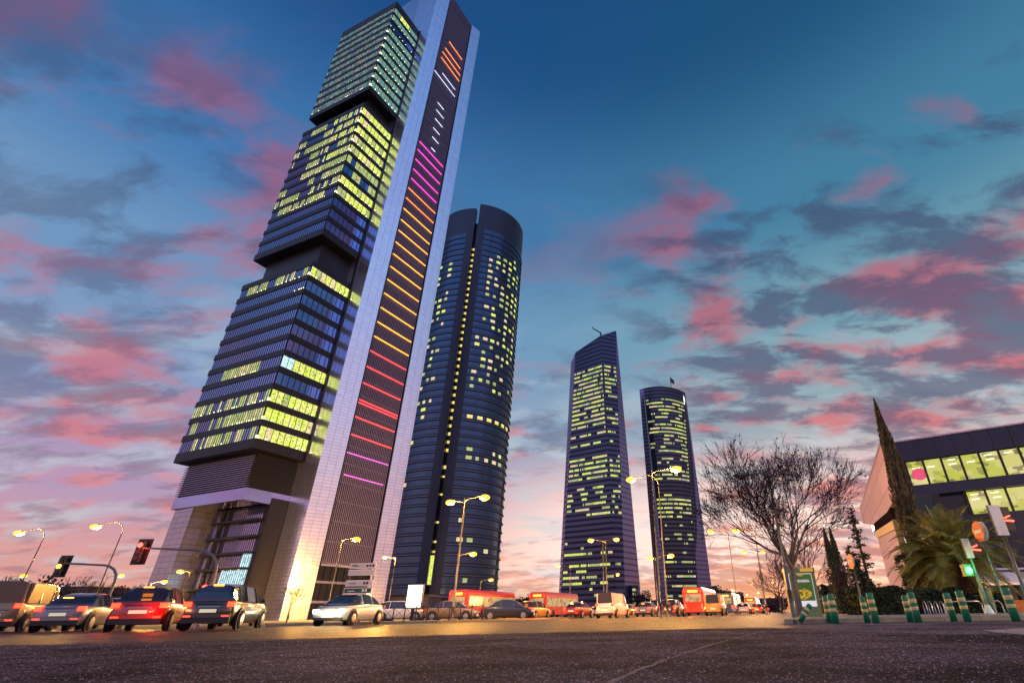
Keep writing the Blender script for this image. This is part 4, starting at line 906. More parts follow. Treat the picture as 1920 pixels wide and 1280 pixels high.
# ---------------------------------------------------------------- vehicles
def interp(pts, x):
    for (x0, y0), (x1, y1) in zip(pts, pts[1:]):
        if x0 <= x <= x1: return y0+(y1-y0)*(x-x0)/(x1-x0)
    return pts[-1][1]
def car(label, loc, rz, paint, kind='hatch', tail=True, head=False, group='cars on the road', roof_light=False):
    """front toward +x, length ~4.2"""
    Lh = 2.05 if kind != 'van' else 2.35
    t = thing('car' if kind != 'van' else 'van', label, 'car' if kind != 'van' else 'van', loc, rz, group)
    if kind == 'hatch': roof = [(-2.05, .95), (-1.9, 1.05), (-1.55, 1.38), (-1.1, 1.46), (.1, 1.47), (.55, 1.38), (1.15, .98), (2.05, .72)]
    elif kind == 'sedan': roof = [(-2.05, .88), (-1.45, .96), (-.95, 1.30), (-.5, 1.42), (.2, 1.43), (.6, 1.34), (1.2, .96), (2.05, .70)]
    elif kind == 'estate': roof = [(-2.05, .98), (-1.98, 1.1), (-1.8, 1.42), (-1.2, 1.5), (.2, 1.5), (.6, 1.4), (1.2, 1.0), (2.05, .74)]
    else: roof = [(-2.35, 1.1), (-2.32, 1.8), (-2.2, 1.92), (.9, 1.95), (1.25, 1.85), (1.75, 1.15), (2.35, .85)]
    belt = lambda x: min(interp(roof, x), (.93 if kind != 'van' else 1.12)-.05*max(0, x))
    xs = [-Lh+2*Lh*i/30 for i in range(31)]; vs_ = []; n = 9
    for x in xs:
        e = abs(x)/Lh; w_ = .86*(1-.16*e**4); bz = belt(x); zb = .2+.08*e**6
        pr = [(-w_*.88, zb), (-w_*.97, zb+.06), (-w_*1.0, zb+.2), (-w_*1.02, .58), (-w_*1.0, bz-.16), (-w_*.975, bz-.06), (-w_*.93, bz), ]
        vs_ += [(x, y, z) for y, z in pr]+[(x, -y, z) for y, z in reversed(pr)]
    m_ = 14; fs = [(i*m_+j, (i+1)*m_+j, (i+1)*m_+(j+1) % m_, i*m_+(j+1) % m_) for i in range(30) for j in range(m_)]
    fs += [tuple(range(m_)), tuple(range(31*m_-1, 30*m_-1, -1))]
    s = MB(); s.add(vs_, fs, paint); s.build('body', t, True)
    cab = [x for x in xs if interp(roof, x) > belt(x)+.015]; vs_ = []; k_ = 6
    for x in cab:
        e = abs(x)/Lh; w_ = .86*(1-.16*e**4)*.93; bz = belt(x)-.01; rz_ = interp(roof, x); f = min(1, (rz_-bz)/.5); wr = w_*(1-.24*f) if kind != 'van' else w_*(1-.1*f)
        vs_ += [(x, -w_, bz), (x, -wr, rz_-.06*f), (x, -wr*.7, rz_), (x, wr*.7, rz_), (x, wr, rz_-.06*f), (x, w_, bz)]
    nC = len(cab); s = MB(); s.add(vs_, [(i*k_+j, (i+1)*k_+j, (i+1)*k_+j+1, i*k_+j+1) for i in range(nC-1) for j in (0, 4)]+[(i*k_+j, (i+1)*k_+j, (i+1)*k_+j+1, i*k_+j+1) for i in range(nC-1) for j in (1, 2, 3)]+[(0, 1, 2, 3, 4, 5), tuple(range(nC*k_-1, nC*k_-7, -1))], 'car_glass'); s.build('windows', t, False)
    s = MB(); top = [i for i, x in enumerate(cab) if interp(roof, x) > max(r_[1] for r_ in roof)-.12]; o_ = .012
    q = [Vector(vs_[i*k_+j])+Vector((0, 0, o_)) for i in top for j in (1, 2, 3, 4)]; s.add(q, [(i*4+j, i*4+4+j, i*4+5+j, i*4+1+j) for i in range(len(top)-1) for j in range(3)], paint)
    for side in (0, 5):
        for frac in (0, .36, .7, .999):
            i = int(frac*(nC-1)); a_ = Vector(vs_[i*k_+side]); b__ = Vector(vs_[i*k_+(1 if side == 0 else 4)])
            if (b__-a_).length > .1: s.bar(a_+Vector((0, .012*(-1 if side == 0 else 1), 0)), b__, .07, paint, .03, (1, 0, 0))
    if kind == 'van': s.box((-2.0, -.80, 1.1), (.4, .80, 1.86), paint)
    s.build('roof', t)
    for x in (-Lh+.75, Lh-.78):
        for sd_ in (-1, 1):
            y = sd_*.80; s = MB(); s.lathe([(.40, -.01), (.40, .0)], 'black', 20, (x, y+sd_*.075, .33), 'y')
            s.build('wheel_arch', t)
            s = MB(); s.lathe([(.22, -.10), (.31, -.09), (.325, 0), (.31, .09), (.22, .10)], 'tyre', 20, (x, y+sd_*.02, .325), 'y'); o = s.build('wheel', t, True)
            s = MB(); s.lathe([(.2, 0), (.19, .012), (.06, .02)] if sd_ > 0 else [(.06, -.02), (.19, -.012), (.2, 0)], 'rim', 12, (x, y+sd_*.125, .325), 'y'); s.build('rim', o)
    for sd_ in (-1, 1):
        s = MB(); zt_ = .78 if kind != 'van' else .95
        s.box((-Lh-.015, sd_*.80-.0 if sd_ < 0 else .56, zt_-.04), (-Lh+.14, -.56 if sd_ < 0 else .80, zt_+.12), 'tail_red' if tail else 'sign_red'); s.build('tail_light', t)
        s = MB(); s.box((Lh-.16, -.76 if sd_ < 0 else .46, .56), (Lh+.015, -.46 if sd_ < 0 else .76, .69), 'head_lamp' if head else 'white_paint'); s.build('headlight', t)
        s = MB(); s.ball((.75, sd_*.93, .98), .09, paint, 8, (.6, 1, .8)); s.build('mirror', t, True)
    s = MB(); s.box((-Lh-.04, -.26, .56), (-Lh-.004, .26, .67), 'plate'); s.build('number_plate', t)
    s = MB(); s.box((Lh-.02, -.26, .36), (Lh+.03, .26, .47), 'plate'); s.build('number_plate', t)
    s = MB(); s.box((-Lh-.05, -.74, .40), (-Lh+.06, .74, .52), paint); s.box((-Lh-.03, -.74, .24), (-Lh+.08, .74, .395), 'black'); s.box((-Lh-.056, -.70, .43), (-Lh-.045, -.48, .47), 'tail_red' if tail else 'sign_red'); s.box((-Lh-.056, .48, .43), (-Lh-.045, .70, .47), 'tail_red' if tail else 'sign_red'); s.build('bumper', t)
    s = MB(); s.box((-Lh-.012, -.45, .82), (-Lh-.004, .45, .835), 'black'); s.box((-Lh-.02, -.34, .73), (-Lh+.01, .34, .765), 'rim'); s.build('tailgate_trim', t); s = MB(); s.box((Lh-.1, -.74, .26), (Lh+.02, .74, .36), 'black'); s.build('bumper', t)
    if tail: s = MB(); s.box((-Lh+.24, -.15, 1.40 if kind == 'hatch' else 1.43 if kind == 'estate' else 1.2), (-Lh+.34, .15, 1.43 if kind == 'hatch' else 1.47 if kind == 'estate' else 1.24), 'brake_orange'); s.build('brake_light', t)
    if roof_light: s = MB(); s.box((-.1, -.25, 1.48), (.1, .25, 1.6), 'signal_amber'); s.build('roof_light', t)
    return t
def bus(label, loc, rz, paint='paint_bus', tail=True, group='city buses on the road'):
    t = thing('bus', label, 'bus', loc, rz, group); s = MB(); Lh, W_, H_ = 5.9, 1.27, 3.05
    prof = [(-W_, .35), (-W_, 2.75), (-W_+.18, H_), (W_-.18, H_), (W_, 2.75), (W_, .35)]; n = 6
    vs_ = []; xs = [-Lh, -Lh+.12, Lh-.25, Lh]
    for i, x in enumerate(xs):
        k_ = .94 if i in (0, 3) else 1; vs_ += [(x, y*k_, .35+(z-.35)*(.97 if i in (0, 3) else 1)) for y, z in prof]
    s.add(vs_, [(i*n+j, (i+1)*n+j, (i+1)*n+(j+1) % n, i*n+(j+1) % n) for i in range(3) for j in range(n)]+[tuple(range(n)), tuple(range(4*n-1, 3*n-1, -1))], paint); s.build('body', t)
    for sd_ in (-1, 1):
        for k_ in range(7):
            s = MB(); x0 = -Lh+.5+k_*1.58; y = sd_*(W_+.008); a_, b__ = sorted((sd_*(W_-.02), y)); s.box((x0, a_, 1.35), (x0+1.48, b__, 2.4), 'bus_glass'); s.build('window', t)
    s = MB(); s.box((-Lh-.012, -.95, 1.5), (-Lh+.02, .95, 2.3), 'bus_glass'); s.build('rear_window', t); s = MB(); s.box((Lh-.02, -1.1, 1.1), (Lh+.012, 1.1, 2.45), 'car_glass'); s.build('windscreen', t)
    s = MB(); s.box((-Lh-.014, -.6, 2.5), (-Lh+.02, .6, 2.75), 'sodium_far'); s.build('route_display', t); s = MB(); s.box((Lh-.02, -.8, 2.55), (Lh+.014, .8, 2.82), 'sodium_far'); s.build('route_display', t)
    for sd_ in (-1, 1):
        s = MB(); s.box((-Lh-.015, sd_*1.02-.12, .85), (-Lh+.03, sd_*1.02+.12, 1.25), 'tail_red' if tail else 'sign_red'); s.box((-Lh-.015, sd_*1.02-.08, 2.55), (-Lh+.03, sd_*1.02+.08, 2.68), 'tail_red'); s.build('tail_light', t)
        s = MB(); s.box((Lh-.03, sd_*.9-.16, .6), (Lh+.015, sd_*.9+.16, .8), 'head_lamp'); s.build('headlight', t)
        for x in (-Lh+2.6, Lh-2.4): s = MB(); s.lathe([(.3, -.14), (.46, -.13), (.48, 0), (.46, .13), (.3, .14)], 'tyre', 18, (x, sd_*1.14, .48), 'y'); s.build('wheel', t, True)
    return t
litglass('bus_glass', (1, .62, .25), .55, .25, (.8, .8)); h_ = math.pi/2-AZ   # heading away along the road
def V(x, d, f, lb, *a, off=0, **k):
    X = at(x, 1160, d).x; return f(lb, (X, d, 0), *a, **k)
V(281, 21.8, car, 'red hatchback seen from behind with glowing tail lights, left of the tallest tower', R(117), 'paint_red', 'hatch')
p = at(281, 1150, 20.6); lamp('brake_glow', (p.x-1.1, 20.0, .75), 34, (1, .05, .02), .1); lamp('brake_glow', (p.x+.8, 20.0, .75), 34, (1, .05, .02), .1)
V(424, 22.0, car, 'dark estate car with lit rear lights right beside the red hatchback', R(106), 'paint_dark', 'estate'); lamp('brake_glow', (at(365, 1150, 21).x, 19.6, .8), 26, (1, .15, .03), .1)
V(150, 24.5, car, 'silver saloon car left of the red hatchback', R(112), 'paint_silver', 'sedan')
V(28, 25.5, car, 'tan van cut by the left edge of the photo', R(118), 'paint_tan', 'van')
V(205, 31, car, 'dark hatchback behind the gap between silver saloon and red hatchback', R(118), 'paint_dark', 'hatch')
V(100, 38, car, 'red hatchback far back behind the silver saloon', R(110), 'paint_red', 'hatch')
V(455, 36, car, 'silver hatchback beyond the dark estate car', R(110), 'paint_silver', 'hatch')
V(655, 29, car, 'white car facing the camera with dazzling headlights before the island', math.pi+h_+R(14), 'paint_white', 'sedan', tail=False, head=True)
p = at(640, 1152, 27); lamp('headlight_glow', (p.x-.6, 26.2, .62), 60, (1, .9, .5), .1); lamp('headlight_glow', (p.x+.6, 26.0, .62), 60, (1, .9, .5), .1)
for x, pnt, kd, lb in ((752, 'paint_white', 'hatch', 'white car parked behind the fence, partly behind the lit advert panel'), (845, 'paint_tan', 'sedan', 'pale car parked beyond the fence right of the lit advert panel'), (952, 'paint_dark', 'sedan', 'dark saloon parked at the right end of the row before the round tower')):
    V(x, 45, car, lb, R(4), pnt, kd, tail=False, group='cars parked beyond the island')
mv = [(905, 70, 'bus', 'paint_bus', 'red bus nearest the round tower in the far lanes', -17), (1040, 80, 'bus', 'paint_bus', 'red bus under the left foot of the faceted tower', -15),
 (1000, 52, 'hatch', 'paint_yellow', 'yellow lit hatchback left of the dark taxi group', 0), (1085, 56, 'sedan', 'paint_red', 'red saloon under the faceted tower', 0), (1150, 50, 'van', 'paint_white', 'white van with red rear lights under the faceted tower', 0), (1215, 62, 'sedan', 'paint_silver', 'silver saloon between the faceted and slender towers', 0),
 (1262, 54, 'hatch', 'paint_dark', 'dark hatchback under the slender tower', 0), (1318, 74, 'bus', 'paint_bus', 'red bus under the right side of the slender tower', 0), (1372, 96, 'bus', 'paint_blue', 'dark blue bus left of the distant lamp glow', 0), (1345, 60, 'van', 'paint_yellow', 'yellow van in front of the red bus near the slender tower', 0),
 (1398, 80, 'sedan', 'paint_white', 'white saloon near the end of the visible road', 0), (1424, 92, 'hatch', 'paint_red', 'red hatchback close to the kerb in the distance', 0), (1438, 120, 'hatch', 'paint_dark', 'dark hatchback farthest along the kerb', 0), (1415, 130, 'bus', 'paint_bus', 'farthest red bus below the dense lamp glow', 0), (1180, 78, 'hatch', 'paint_yellow', 'amber hatchback behind the white van', 0), (1120, 84, 'sedan', 'paint_silver', 'grey saloon beyond the red saloon', 0)]
for x, d, kd, pnt, lb, _ in mv:
    if kd == 'bus': V(x, d, bus, lb, h_, pnt)
    else: V(x, d, car, lb, h_, pnt, kd, group='cars driving away on the main road')
for x, d in ((1060, 47), (1130, 46), (1200, 50), (1290, 52), (1360, 66), (1410, 90), (960, 50)): p = at(x, 1150, d); lamp('tail_glow', (p.x, d-1, .9), 420, (1, .2, .03), .2)
# ---------------------------------------------------------------- vegetation
def bare_tree(label, loc, H, spread, seed, depth=7, trunk_r=.2, trunk_h=.2, mats=('bark_pale', 'twig'), group='bare trees', seeds=0, nlimb=6, twmin=.006, cat='tree', lean=0., kidmul=1.):
    rg = random.Random(seed); t = thing('bare_tree', label, cat, loc, 0, group); tr, cr_ = MB(), MB(); tips = []
    def grow(p, d, l, r, lev):
        if lev >= depth: tips.append(p); return
        n = 3 if lev < 3 else 2; pts = [p]; rr_ = [r]
        for i in range(n):
            d = (d+Vector((rg.uniform(-1, 1), rg.uniform(-1, 1), rg.uniform(-.6, .9)))*(.16+.03*lev)).normalized(); p = p+d*l/n; pts.append(p); rr_.append(max(twmin, r*(1-.38*(i+1)/n)))
        (tr if lev <= 1 else cr_).tube(pts, rr_, mats[0] if lev <= 1 else mats[1], 7 if lev < 2 else (4 if lev < 4 else 3), cap=False)
        k = 3 if lev < depth-2 else 2
        if rg.random() < .25*kidmul: k += 1
        for i in range(k):
            ax = Vector((rg.uniform(-1, 1), rg.uniform(-1, 1), rg.uniform(-.5, .8))); nd = (d*1.0+ax*(.75 if i else .35)); nd.z += .04; nd.normalize()
            q = pts[-1] if i < 2 else pts[rg.randint(1, len(pts)-1)]
            grow(q, nd, l*rg.uniform(.62, .86), max(twmin, rr_[-1]*rg.uniform(.6, .8)), lev+1)
    T = Vector((lean, 0, 1)); hp_ = H*trunk_h
    tr.tube([(0, 0, -.02), (0, 0, .25), (lean*.4, 0, hp_*.5), (lean, 0, hp_)], [trunk_r*1.35, trunk_r*1.05, trunk_r*.9, trunk_r*.85], mats[0], 12, cap=False)
    for i in range(nlimb):
        a_ = 2*math.pi*(i+rg.random()*.6)/nlimb; e_ = rg.uniform(.2, 1.5) if i else 3; d = Vector((math.cos(a_)*spread, math.sin(a_)*spread, e_*1.3)).normalized()
        grow(Vector((lean, 0, hp_*rg.uniform(.72, 1))), d, H*(1-trunk_h)*rg.uniform(.26, .34), trunk_r*.5, 1)
    tr.build('trunk', t, True)
    for i in range(seeds):
        q = rg.choice(tips); cr_.ball(q+Vector((0, 0, -.05)), .035, mats[1], 5)
    cr_.build('crown', t); return t
p = at(1501, 1154, 22.5); hT = zat(815, p.x, 22.5)
bare_tree('large bare plane tree with dense twigs beside the kiosk', (p.x, 22.5, .1), (hT-.1)*1.1, .98, 24, 7, .15, .27, seeds=600, nlimb=9, twmin=.008, kidmul=2.).scale = (.9, .9, 1)
p = at(1520, 1150, 31); bare_tree('smaller reddish bare tree behind the kiosk', (p.x+.2, 31, .1), 4.6, 1.1, 5, 6, .12, .15, ('bark_dark', 'purple_leaf'), nlimb=7, twmin=.012)
p = at(1440, 1150, 60); bare_tree('distant bare street tree between the lamp glow and the kiosk', (p.x+1.5, 60, .1), 6.5, 1., 8, 5, .12, .25, ('bark_dark', 'twig'), twmin=.02)
for i, (x, y, d, sd_) in enumerate(((138, 1063, 62, 1), (178, 1073, 62, 2), (240, 1077, 60, 3), (550, 1078, 66, 4), (5, 1063, 60, 6))):
    p = at(x-12, 1160, d); H = zat(y, p.x+.8, float(d))
    bare_tree(('young bare tree behind the far left traffic signal', 'young bare tree under the curved signal mast', 'young bare tree left of the tallest tower', 'thin bare tree before the silver foot of the tallest tower', 'thin bare tree at the left edge of the photo')[i], (p.x, d, 0), H, .55, sd_, 5, .07, .45, ('bark_dark', 'twig'), nlimb=5, twmin=.016)
def leaf(s, p, size, rg, m, flat=.5):
    a_ = Vector((rg.uniform(-1, 1), rg.uniform(-1, 1), rg.uniform(-1, 1)*flat)).normalized(); b__ = a_.cross(Vector((rg.uniform(-1, 1), rg.uniform(-1, 1), rg.uniform(-1, 1)))).normalized()
    s.add([p-a_*size, p+b__*size*.5, p+a_*size, p-b__*size*.5], [(0, 1, 2, 3)], m)
def cypress(label, loc, H, r, seed, m='leaf_cypress', n=5200, lean=0., group='slim cypresses', tip=.85, size=.07):
    rg = random.Random(seed); t = thing('cypress', label, 'tree', loc, 0, group)
    s = MB(); s.tube([(0, 0, 0), (0, 0, H*.3), (lean, 0, H*.8)], [.12, .09, .03], 'bark_dark', 8); s.build('trunk', t, True); s = MB()
    lobes = [(rg.uniform(0, 6.28), rg.uniform(.1, .9), rg.uniform(.5, 1.)) for _ in range(26)]
    for i in range(n):
        f = rg.random()**.9*.97+.03; R_ = (r*min(1, (1-f)/.45)**.9 if tip == 9 else r*(1-f)**tip*(1.15 if f < .5 else 1))*min(1, (f+.02)*9); a_ = rg.uniform(0, 6.283)
        k_ = 1+.22*math.sin(a_*3+f*14)+.15*math.sin(a_*7-f*31); q = R_*k_*rg.uniform(.72, 1.04)
        p = Vector((q*math.cos(a_)+lean*f*f, q*math.sin(a_), H*f)); d = Vector((math.cos(a_)*.3, math.sin(a_)*.3, 1)).normalized(); w_ = d.cross(Vector((-math.sin(a_), math.cos(a_), 0)) if rg.random() < .3 else Vector((math.cos(a_), math.sin(a_), rg.uniform(-.4, .4)))).normalized()*size*.45
        L_ = d*size*rg.uniform(1.2, 2.8)*(.5+.5*min(1, R_*4/r)); s.add([p-w_, p+w_, p+w_*.2+L_, p-w_*.2+L_], [(0, 1, 2, 3)], m)
    s.prism([(r*.5*math.cos(a_), r*.5*math.sin(a_)) for a_ in [6.283*i/9 for i in range(9)]], .1, H*.45, m); s.build('crown', t); return t
X = at(1760, 1150, 29).x; q = at(1640, 748, 29); cypress('tall lone cypress, a dark spire before the lilac end wall', (X, 29, .1), q.z-.1, .48, 4, n=10000, lean=.0, tip=9, size=.085)
for x, y, d, lb, n_ in ((1582, 992, 36, 'slim cypress, left one of the pair behind the kiosk', 3200), (1594, 990, 38, 'slim cypress, right one of the pair behind the kiosk', 3200)):
    X = at(x, 1150, d).x; cypress(lb, (X, d, .1), zat(y, X-.1, float(d)), .55, x, 'leaf_dark', n_, -.1)
def conifer(label, loc, H, r, seed, n=26, m='leaf_dark'):
    rg = random.Random(seed); t = thing('conifer', label, 'tree', loc, 0, 'dark conifers behind the hedge'); s = MB(); s.tube([(0, 0, 0), (0, 0, H)], [.14, .02], 'bark_dark', 8); s.build('trunk', t, True); s = MB()
    for i in range(n*4):
        f = .08+.9*rg.random(); a_ = rg.uniform(0, 6.283); L_ = r*(1-f)**.8*rg.uniform(.6, 1.1)+.1; d = Vector((math.cos(a_), math.sin(a_), rg.uniform(-.2, .25))).normalized(); b0 = Vector((0, 0, H*f)); s.bar(b0, b0+d*L_, .02, 'bark_dark')
        for k_ in range(int(20*L_)+6):
            q = b0+d*L_*rg.uniform(.1, 1.05)+Vector((rg.uniform(-.12, .12), rg.uniform(-.12, .12), rg.uniform(-.10, .06))); leaf(s, q, rg.uniform(.06, .13), rg, m, .35)
    s.build('crown', t); return t
for x, y, d, r_, lb in ((1606, 1022, 42, 1.5, 'round dark conifer between the cypress pair and the lilac panels'), (1630, 952, 38, .9, 'tall dark conifer with layered boughs left of the lilac panels'), (1616, 1050, 34, .9, 'low dark conifer before the tall layered one')):
    X = at(x+14, 1150, d).x; conifer(lb, (X, d, .1), zat(y, X, float(d)), r_, x)
# palm
def palm(label, loc, trunk_h, crown, seed, nf=84):
    rg = random.Random(seed); t = thing('palm_tree', label, 'tree', loc, 0, None); s = MB(); R_ = .42
    pr = [(R_*1.1, 0), (R_, .3), (R_*.95, trunk_h*.6), (R_*1.15, trunk_h*.85), (R_*.9, trunk_h)]; s.lathe(pr, 'palm_trunk', 20)
    for i in range(16):
        for k_ in range(18):
            a_ = 6.283*(k_+.5*(i % 2))/18; z = .15+i*trunk_h/16; rr_ = R_*(1.0 if z < trunk_h*.6 else 1.1)
            c_ = Vector((rr_*math.cos(a_), rr_*math.sin(a_), z)); o_ = Vector((math.cos(a_), math.sin(a_), .55)); td = Vector((-math.sin(a_), math.cos(a_), 0))*.06
            s.add([c_-td, c_+td, c_+o_*.07+Vector((0, 0, .05)), c_+Vector((0, 0, .11))], [(0, 1, 2), (0, 2, 3), (1, 3, 2)], 'palm_trunk')
    s.build('trunk', t)
    for i in range(nf):
        a_ = i*2.39996+rg.uniform(-.2, .2); f = i/nf; el_ = R(84)-R(118)*f**1.0+rg.uniform(-.08, .08); L_ = crown*rg.uniform(.86, 1.05)*(.8+.2*math.sin(math.pi*f)); d = Vector((math.cos(a_)*math.cos(el_), math.sin(a_)*math.cos(el_), math.sin(el_)))
        p = Vector((math.cos(a_)*.2, math.sin(a_)*.2, trunk_h)); pts = [p]; N_ = 12; droop = rg.uniform(.10, .16)*(1.2 if el_ > .3 else .8)
        for k_ in range(N_): d = (d+Vector((0, 0, -droop*(.35+k_/N_)))).normalized(); p = p+d*L_/N_; pts.append(p)
        s = MB(); s.tube(pts, [.03*(1-.85*k_/N_)+.004 for k_ in range(N_+1)], 'frond_rib', 4, cap=False)
        for k_ in range(2, N_*4):
            u = k_/4; i0 = min(N_-1, int(u)); q = pts[i0].lerp(pts[i0+1], u-i0); dd = (pts[i0+1]-pts[i0]).normalized(); sd_ = dd.cross(Vector((0, 0, 1)))
            if sd_.length < .05: sd_ = Vector((math.sin(a_), -math.cos(a_), 0))
            sd_.normalize(); up = sd_.cross(dd); ll = .50*math.sin(math.pi*min(1, .12+.86*u/N_))**.7*crown/2.3
            for sg in (-1, 1):
                e_ = (sd_*sg*.72+dd*.75+up*rg.uniform(.05, .4)).normalized()*ll*rg.uniform(.85, 1.1); w_ = dd*.015; m_ = q+e_*.55; s.add([q-w_, q+w_, m_+w_*1.1, q+e_+Vector((0, 0, -.12*ll)), m_-w_*1.1], [(0, 1, 2, 3, 4)], 'frond')
        s.build('frond', t)
    return t
X = at(1822, 1150, 27).x; palm('bushy date palm with arching fronds before the dark showroom building', (X, 27, .1), zat(1046, X, 27.)-.1, 3.15, 3, 96)
# hedges and shrubs
def hedge(label, poly, h, seed, n, m='leaf_hedge', cat='hedge', name='hedge', size=.06, amp=.12):
    rg = random.Random(seed); o = thing(name, label, cat, (poly[0][0], poly[0][1], .1)); ox, oy = poly[0]; (x0, y0), (x1, y1) = poly; s = MB(); s.box((.1, .1, 0), (x1-x0-.1, y1-y0-.1, h*.86), m); s.build('inner_branches', o); s = MB()
    for i in range(n):
        a_, b__ = rg.random(), rg.random(); hz = h*(1+amp*math.sin(a_*(x1-x0)*1.7)+amp*.7*math.sin(a_*(x1-x0)*4.3+1)); k_ = rg.random()
        if k_ < .62: p = Vector((a_*(x1-x0), rg.uniform(-.05, .14), hz*b__))
        elif k_ < .92: p = Vector((a_*(x1-x0), b__*(y1-y0), hz*.9+rg.uniform(-.05, .10)))
        else: p = Vector((rg.choice((0, x1-x0))+rg.uniform(-.1, .1), b__*(y1-y0), rg.random()*hz*.95))
        leaf(s, p, size*rg.uniform(.7, 1.5), rg, m, .8)
    s.build('foliage', o)
x0 = at(1622, 1140, 25).x; x1 = at(1742, 1140, 25).x; hedge('clipped dark hedge between thin no entry sign and palm', ((x0, 25), (x1, 27)), zat(1104, (x0+x1)/2, 25.)-.1, 1, 15000)
x2 = at(1905, 1140, 25).x; hedge('looser darker shrubs under the palm', ((x1+.1, 25.3), (x2, 26.2)), zat(1110, x1+1, 25.3)-.1, 2, 13000, 'leaf_dark', 'shrub', 'shrubs', .08, .2)
x0 = at(1668, 1140, 33).x; x1 = at(1700, 1140, 33).x
hedge('tall dark shrub between lower lilac wall and palm trunk', ((at(1722, 1140, 30).x, 29.5), (at(1790, 1140, 30).x, 31)), 2.6, 5, 9000, 'leaf_dark', 'shrub', 'shrubs', .09, .2)
hedge('dark shrub on the park edge behind the kiosk', ((at(1545, 1140, 40).x, 40), (at(1650, 1140, 40).x, 42)), 1.5, 6, 7000, 'leaf_dark', 'shrub', 'shrubs', .09, .25)
# rounded shrubs and buildings in the far left
def blob_tree(label, loc, H, r, seed, n=1800):
    rg = random.Random(seed); t = thing('leafy_tree', label, 'tree', loc, 0, 'dark leafy trees on the skyline'); s = MB(); s.tube([(0, 0, 0), (0, 0, H*.5)], [r*.07, r*.05], 'bark_dark', 6); s.build('trunk', t); s = MB()
    cs = [(Vector((rg.uniform(-.6, .6)*r, rg.uniform(-.4, .4)*r, H*rg.uniform(.4, .78))), r*rg.uniform(.3, .5)) for _ in range(9)]
    for i in range(n):
        c_, q = rg.choice(cs); d = Vector((rg.gauss(0, 1), rg.gauss(0, 1), rg.gauss(0, .8))).normalized(); leaf(s, c_+d*q*rg.uniform(.55, 1.05), r*rg.uniform(.05, .10), rg, 'far_dark', .8)
    s.build('crown', t); return t
for i, (x, y, d, r_, lb) in enumerate(((52, 1088, 120, 7, 'broad dark tree on the left skyline'), (84, 1093, 125, 6, 'low dark tree right of the broad one on the left skyline'), (182, 1094, 110, 4.5, 'dark tree behind the curved signal mast'), (246, 1098, 110, 4.2, 'dark tree left of the foot of the tallest tower'),
   (1000, 1118, 300, 7, 'far dark tree between round and faceted tower'), (968, 1120, 310, 7, 'far dark tree right of the round tower foot'), (1203, 1102, 330, 7, 'far dark tree between faceted and slender tower'), (1345, 1098, 260, 8, 'far dark tree right of the slender tower'), (1372, 1106, 280, 8, 'far dark tree by the end of the road'), (1462, 1118, 120, 3, 'dark tree at the kerb left of the kiosk'))):
    X = at(x, 1150, d).x; blob_tree(lb, (X, d, 0), zat(y, X, float(d)), r_, 40+i)
def block(label, x0, x1, y, d, dep, m='far_wall', lit=.2, name='far_building'):
    a_, b__ = at(x0, 1150, d).x, at(x1, 1150, d).x; H = zat(y, (a_+b__)/2, float(d)); t = thing(name, label, 'building', (a_, d, 0)); l = b__-a_; s = MB(); s.box((0, 0, 0), (l, dep, H), m); s.build('wall', t); s = MB(); s.box((-.2, -.2, H+.01), (l+.2, dep+.2, H+.5), 'dark_metal'); s.build('roof_edge', t)
    n = max(3, min(14, int(l/4))); k_ = 0; z = 1.5
    while z+2 < H:
        s = MB()
        for i in range(n):
            q = (i+.2)*l/n; s.box((q, -.06, z), (q+l/n*.6, -.01, z+1.5), 'lit_warm' if random.random() < lit else 'car_glass')
        s.build('window_row', t); z += 3.2
    return t
block('long low building on the left skyline behind the trees', -40, 150, 1103, 190, 20, lit=.1); block('low building behind the red hatchback and bare trees', 150, 300, 1108, 170, 18, lit=.15)
block('low dark pavilion between the tallest and the round tower', 727, 800, 1118, 150, 12, lit=.4); block('low building under the round tower', 800, 935, 1124, 190, 20, lit=.4); block('wide low building between round and faceted tower', 935, 1052, 1128, 330, 20, lit=.3)
block('low dark block right of the slender tower', 1326, 1398, 1112, 330, 20, lit=.25); block('far block by the end of the road', 1396, 1470, 1122, 420, 20, lit=.3)
# hill on the left horizon
s = MB(); n = 40; vs_ = []
for i in range(n+1):
    x = -1500+1700*i/n; h_z = 26+10*math.sin(i*.5)+6*math.sin(i*1.3); vs_ += [(x, 900, -1), (x, 960, h_z), (x, 1150, h_z*1.1), (x, 1300, -1)]
s.add(vs_, [(i*4+j, i*4+4+j, i*4+5+j, i*4+1+j) for i in range(n) for j in range(3)], 'far_dark'); struct(s.build('hill', None, True))
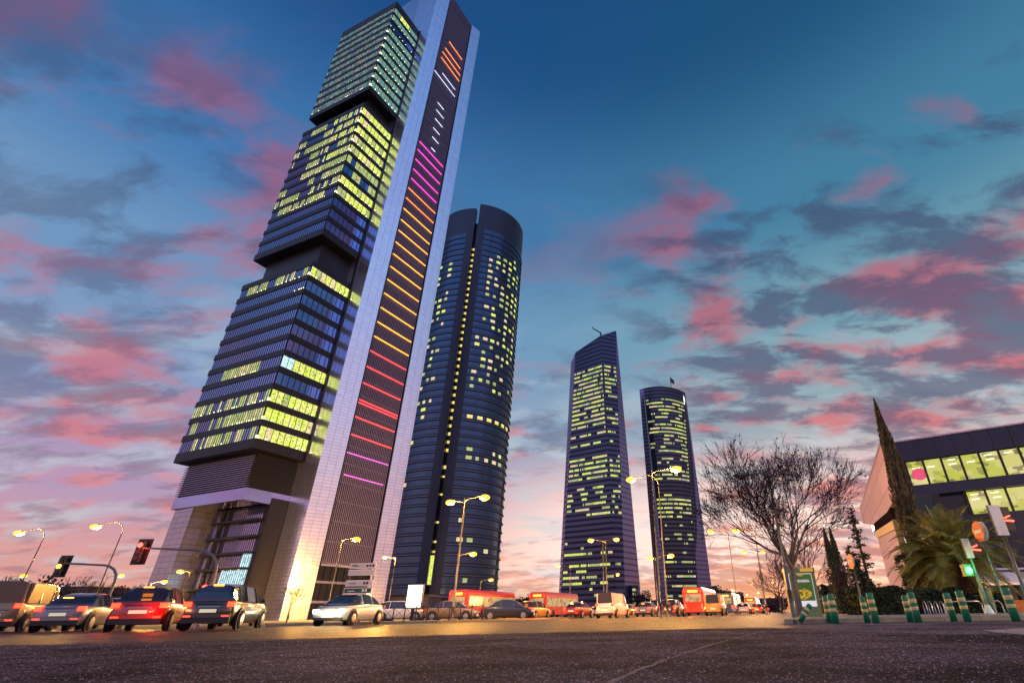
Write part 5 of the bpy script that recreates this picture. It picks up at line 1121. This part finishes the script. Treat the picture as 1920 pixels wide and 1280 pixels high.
# ---------------------------------------------------------------- pedestrians
def person(label, loc, rz, top, legs, stride, H=1.7):
    me = bpy.data.meshes.new('person'); J = {'pel': (0, 0, .93, .13), 'wst': (0, 0, 1.08, .12), 'chs': (0, .01, 1.3, .15), 'nek': (0, 0, 1.46, .06), 'hd1': (0, -.01, 1.56, .085), 'hd2': (0, -.01, 1.66, .08),
      'shl': (-.17, 0, 1.38, .06), 'ell': (-.22, .08, 1.12, .045), 'wrl': (-.22, -.02*stride, .88, .032), 'hal': (-.22, -.06, .80, .035), 'shr': (.17, 0, 1.38, .06), 'elr': (.22, .03, 1.12, .045), 'wrr': (.22, -.16*stride, .93, .032), 'har': (.22, -.2*stride, .86, .035),
      'hpl': (-.09, 0, .87, .10), 'knl': (-.10, -.16*stride, .5, .065), 'anl': (-.10, -.14*stride, .09, .042), 'tol': (-.10, -.32*stride, .04, .035), 'hpr': (.09, 0, .87, .10), 'knr': (.10, .06*stride, .5, .065), 'anr': (.10, .28*stride, .12, .042), 'tor': (.10, .16*stride, .04, .035)}
    E2 = 'pel-wst wst-chs chs-nek nek-hd1 hd1-hd2 chs-shl shl-ell ell-wrl wrl-hal chs-shr shr-elr elr-wrr wrr-har pel-hpl hpl-knl knl-anl anl-tol pel-hpr hpr-knr knr-anr anr-tor'.split(); ks = list(J)
    me.from_pydata([J[k_][:3] for k_ in ks], [[ks.index(q) for q in e_.split('-')] for e_ in E2], []); o = bpy.data.objects.new('person', me); C.objects.link(o)
    md = o.modifiers.new('Skin', 'SKIN'); 
    for i, k_ in enumerate(ks): sv = me.skin_vertices[0].data[i] if me.skin_vertices else None; 
    if not me.skin_vertices:
        bm_ = __import__('bmesh').new(); bm_.from_mesh(me); bm_.verts.layers.skin.verify(); bm_.to_mesh(me); bm_.free()
    for i, k_ in enumerate(ks): me.skin_vertices[0].data[i].radius = (J[k_][3],)*2; me.skin_vertices[0].data[i].use_root = (i == 0)
    o.modifiers.new('Sub', 'SUBSURF').levels = 1; o.modifiers['Sub'].render_levels = 1
    dg = bpy.context.evaluated_depsgraph_get(); dg.update(); nm = bpy.data.meshes.new_from_object(o.evaluated_get(dg)); bpy.data.objects.remove(o)
    for k_ in (top, legs, 'skin', 'hair'): nm.materials.append(M[k_])
    for p_ in nm.polygons:
        z = p_.center.z; x = abs(p_.center.x)
        p_.material_index = 3 if z > 1.66 or (z > 1.5 and p_.center.y > .03) else 2 if z > 1.47 or (x > .18 and z < .92) else 0 if z > .92 else 1; p_.use_smooth = True
    o = bpy.data.objects.new('person', nm); C.objects.link(o); o.location = loc; o.rotation_euler = (0, 0, rz); tag(o, label, 'person', 'pedestrians'); return o
p = at(1548, 1150, 38); person('person in dark clothes walking behind the kiosk', (p.x, 38, .1), R(20), 'cloth_dark', 'cloth_dark', 1)
p = at(1577, 1150, 37); person('person in a pale top and trousers walking right of the bollard pair', (p.x, 37, .1), R(-70), 'cloth_light', 'sign_grey', 1)
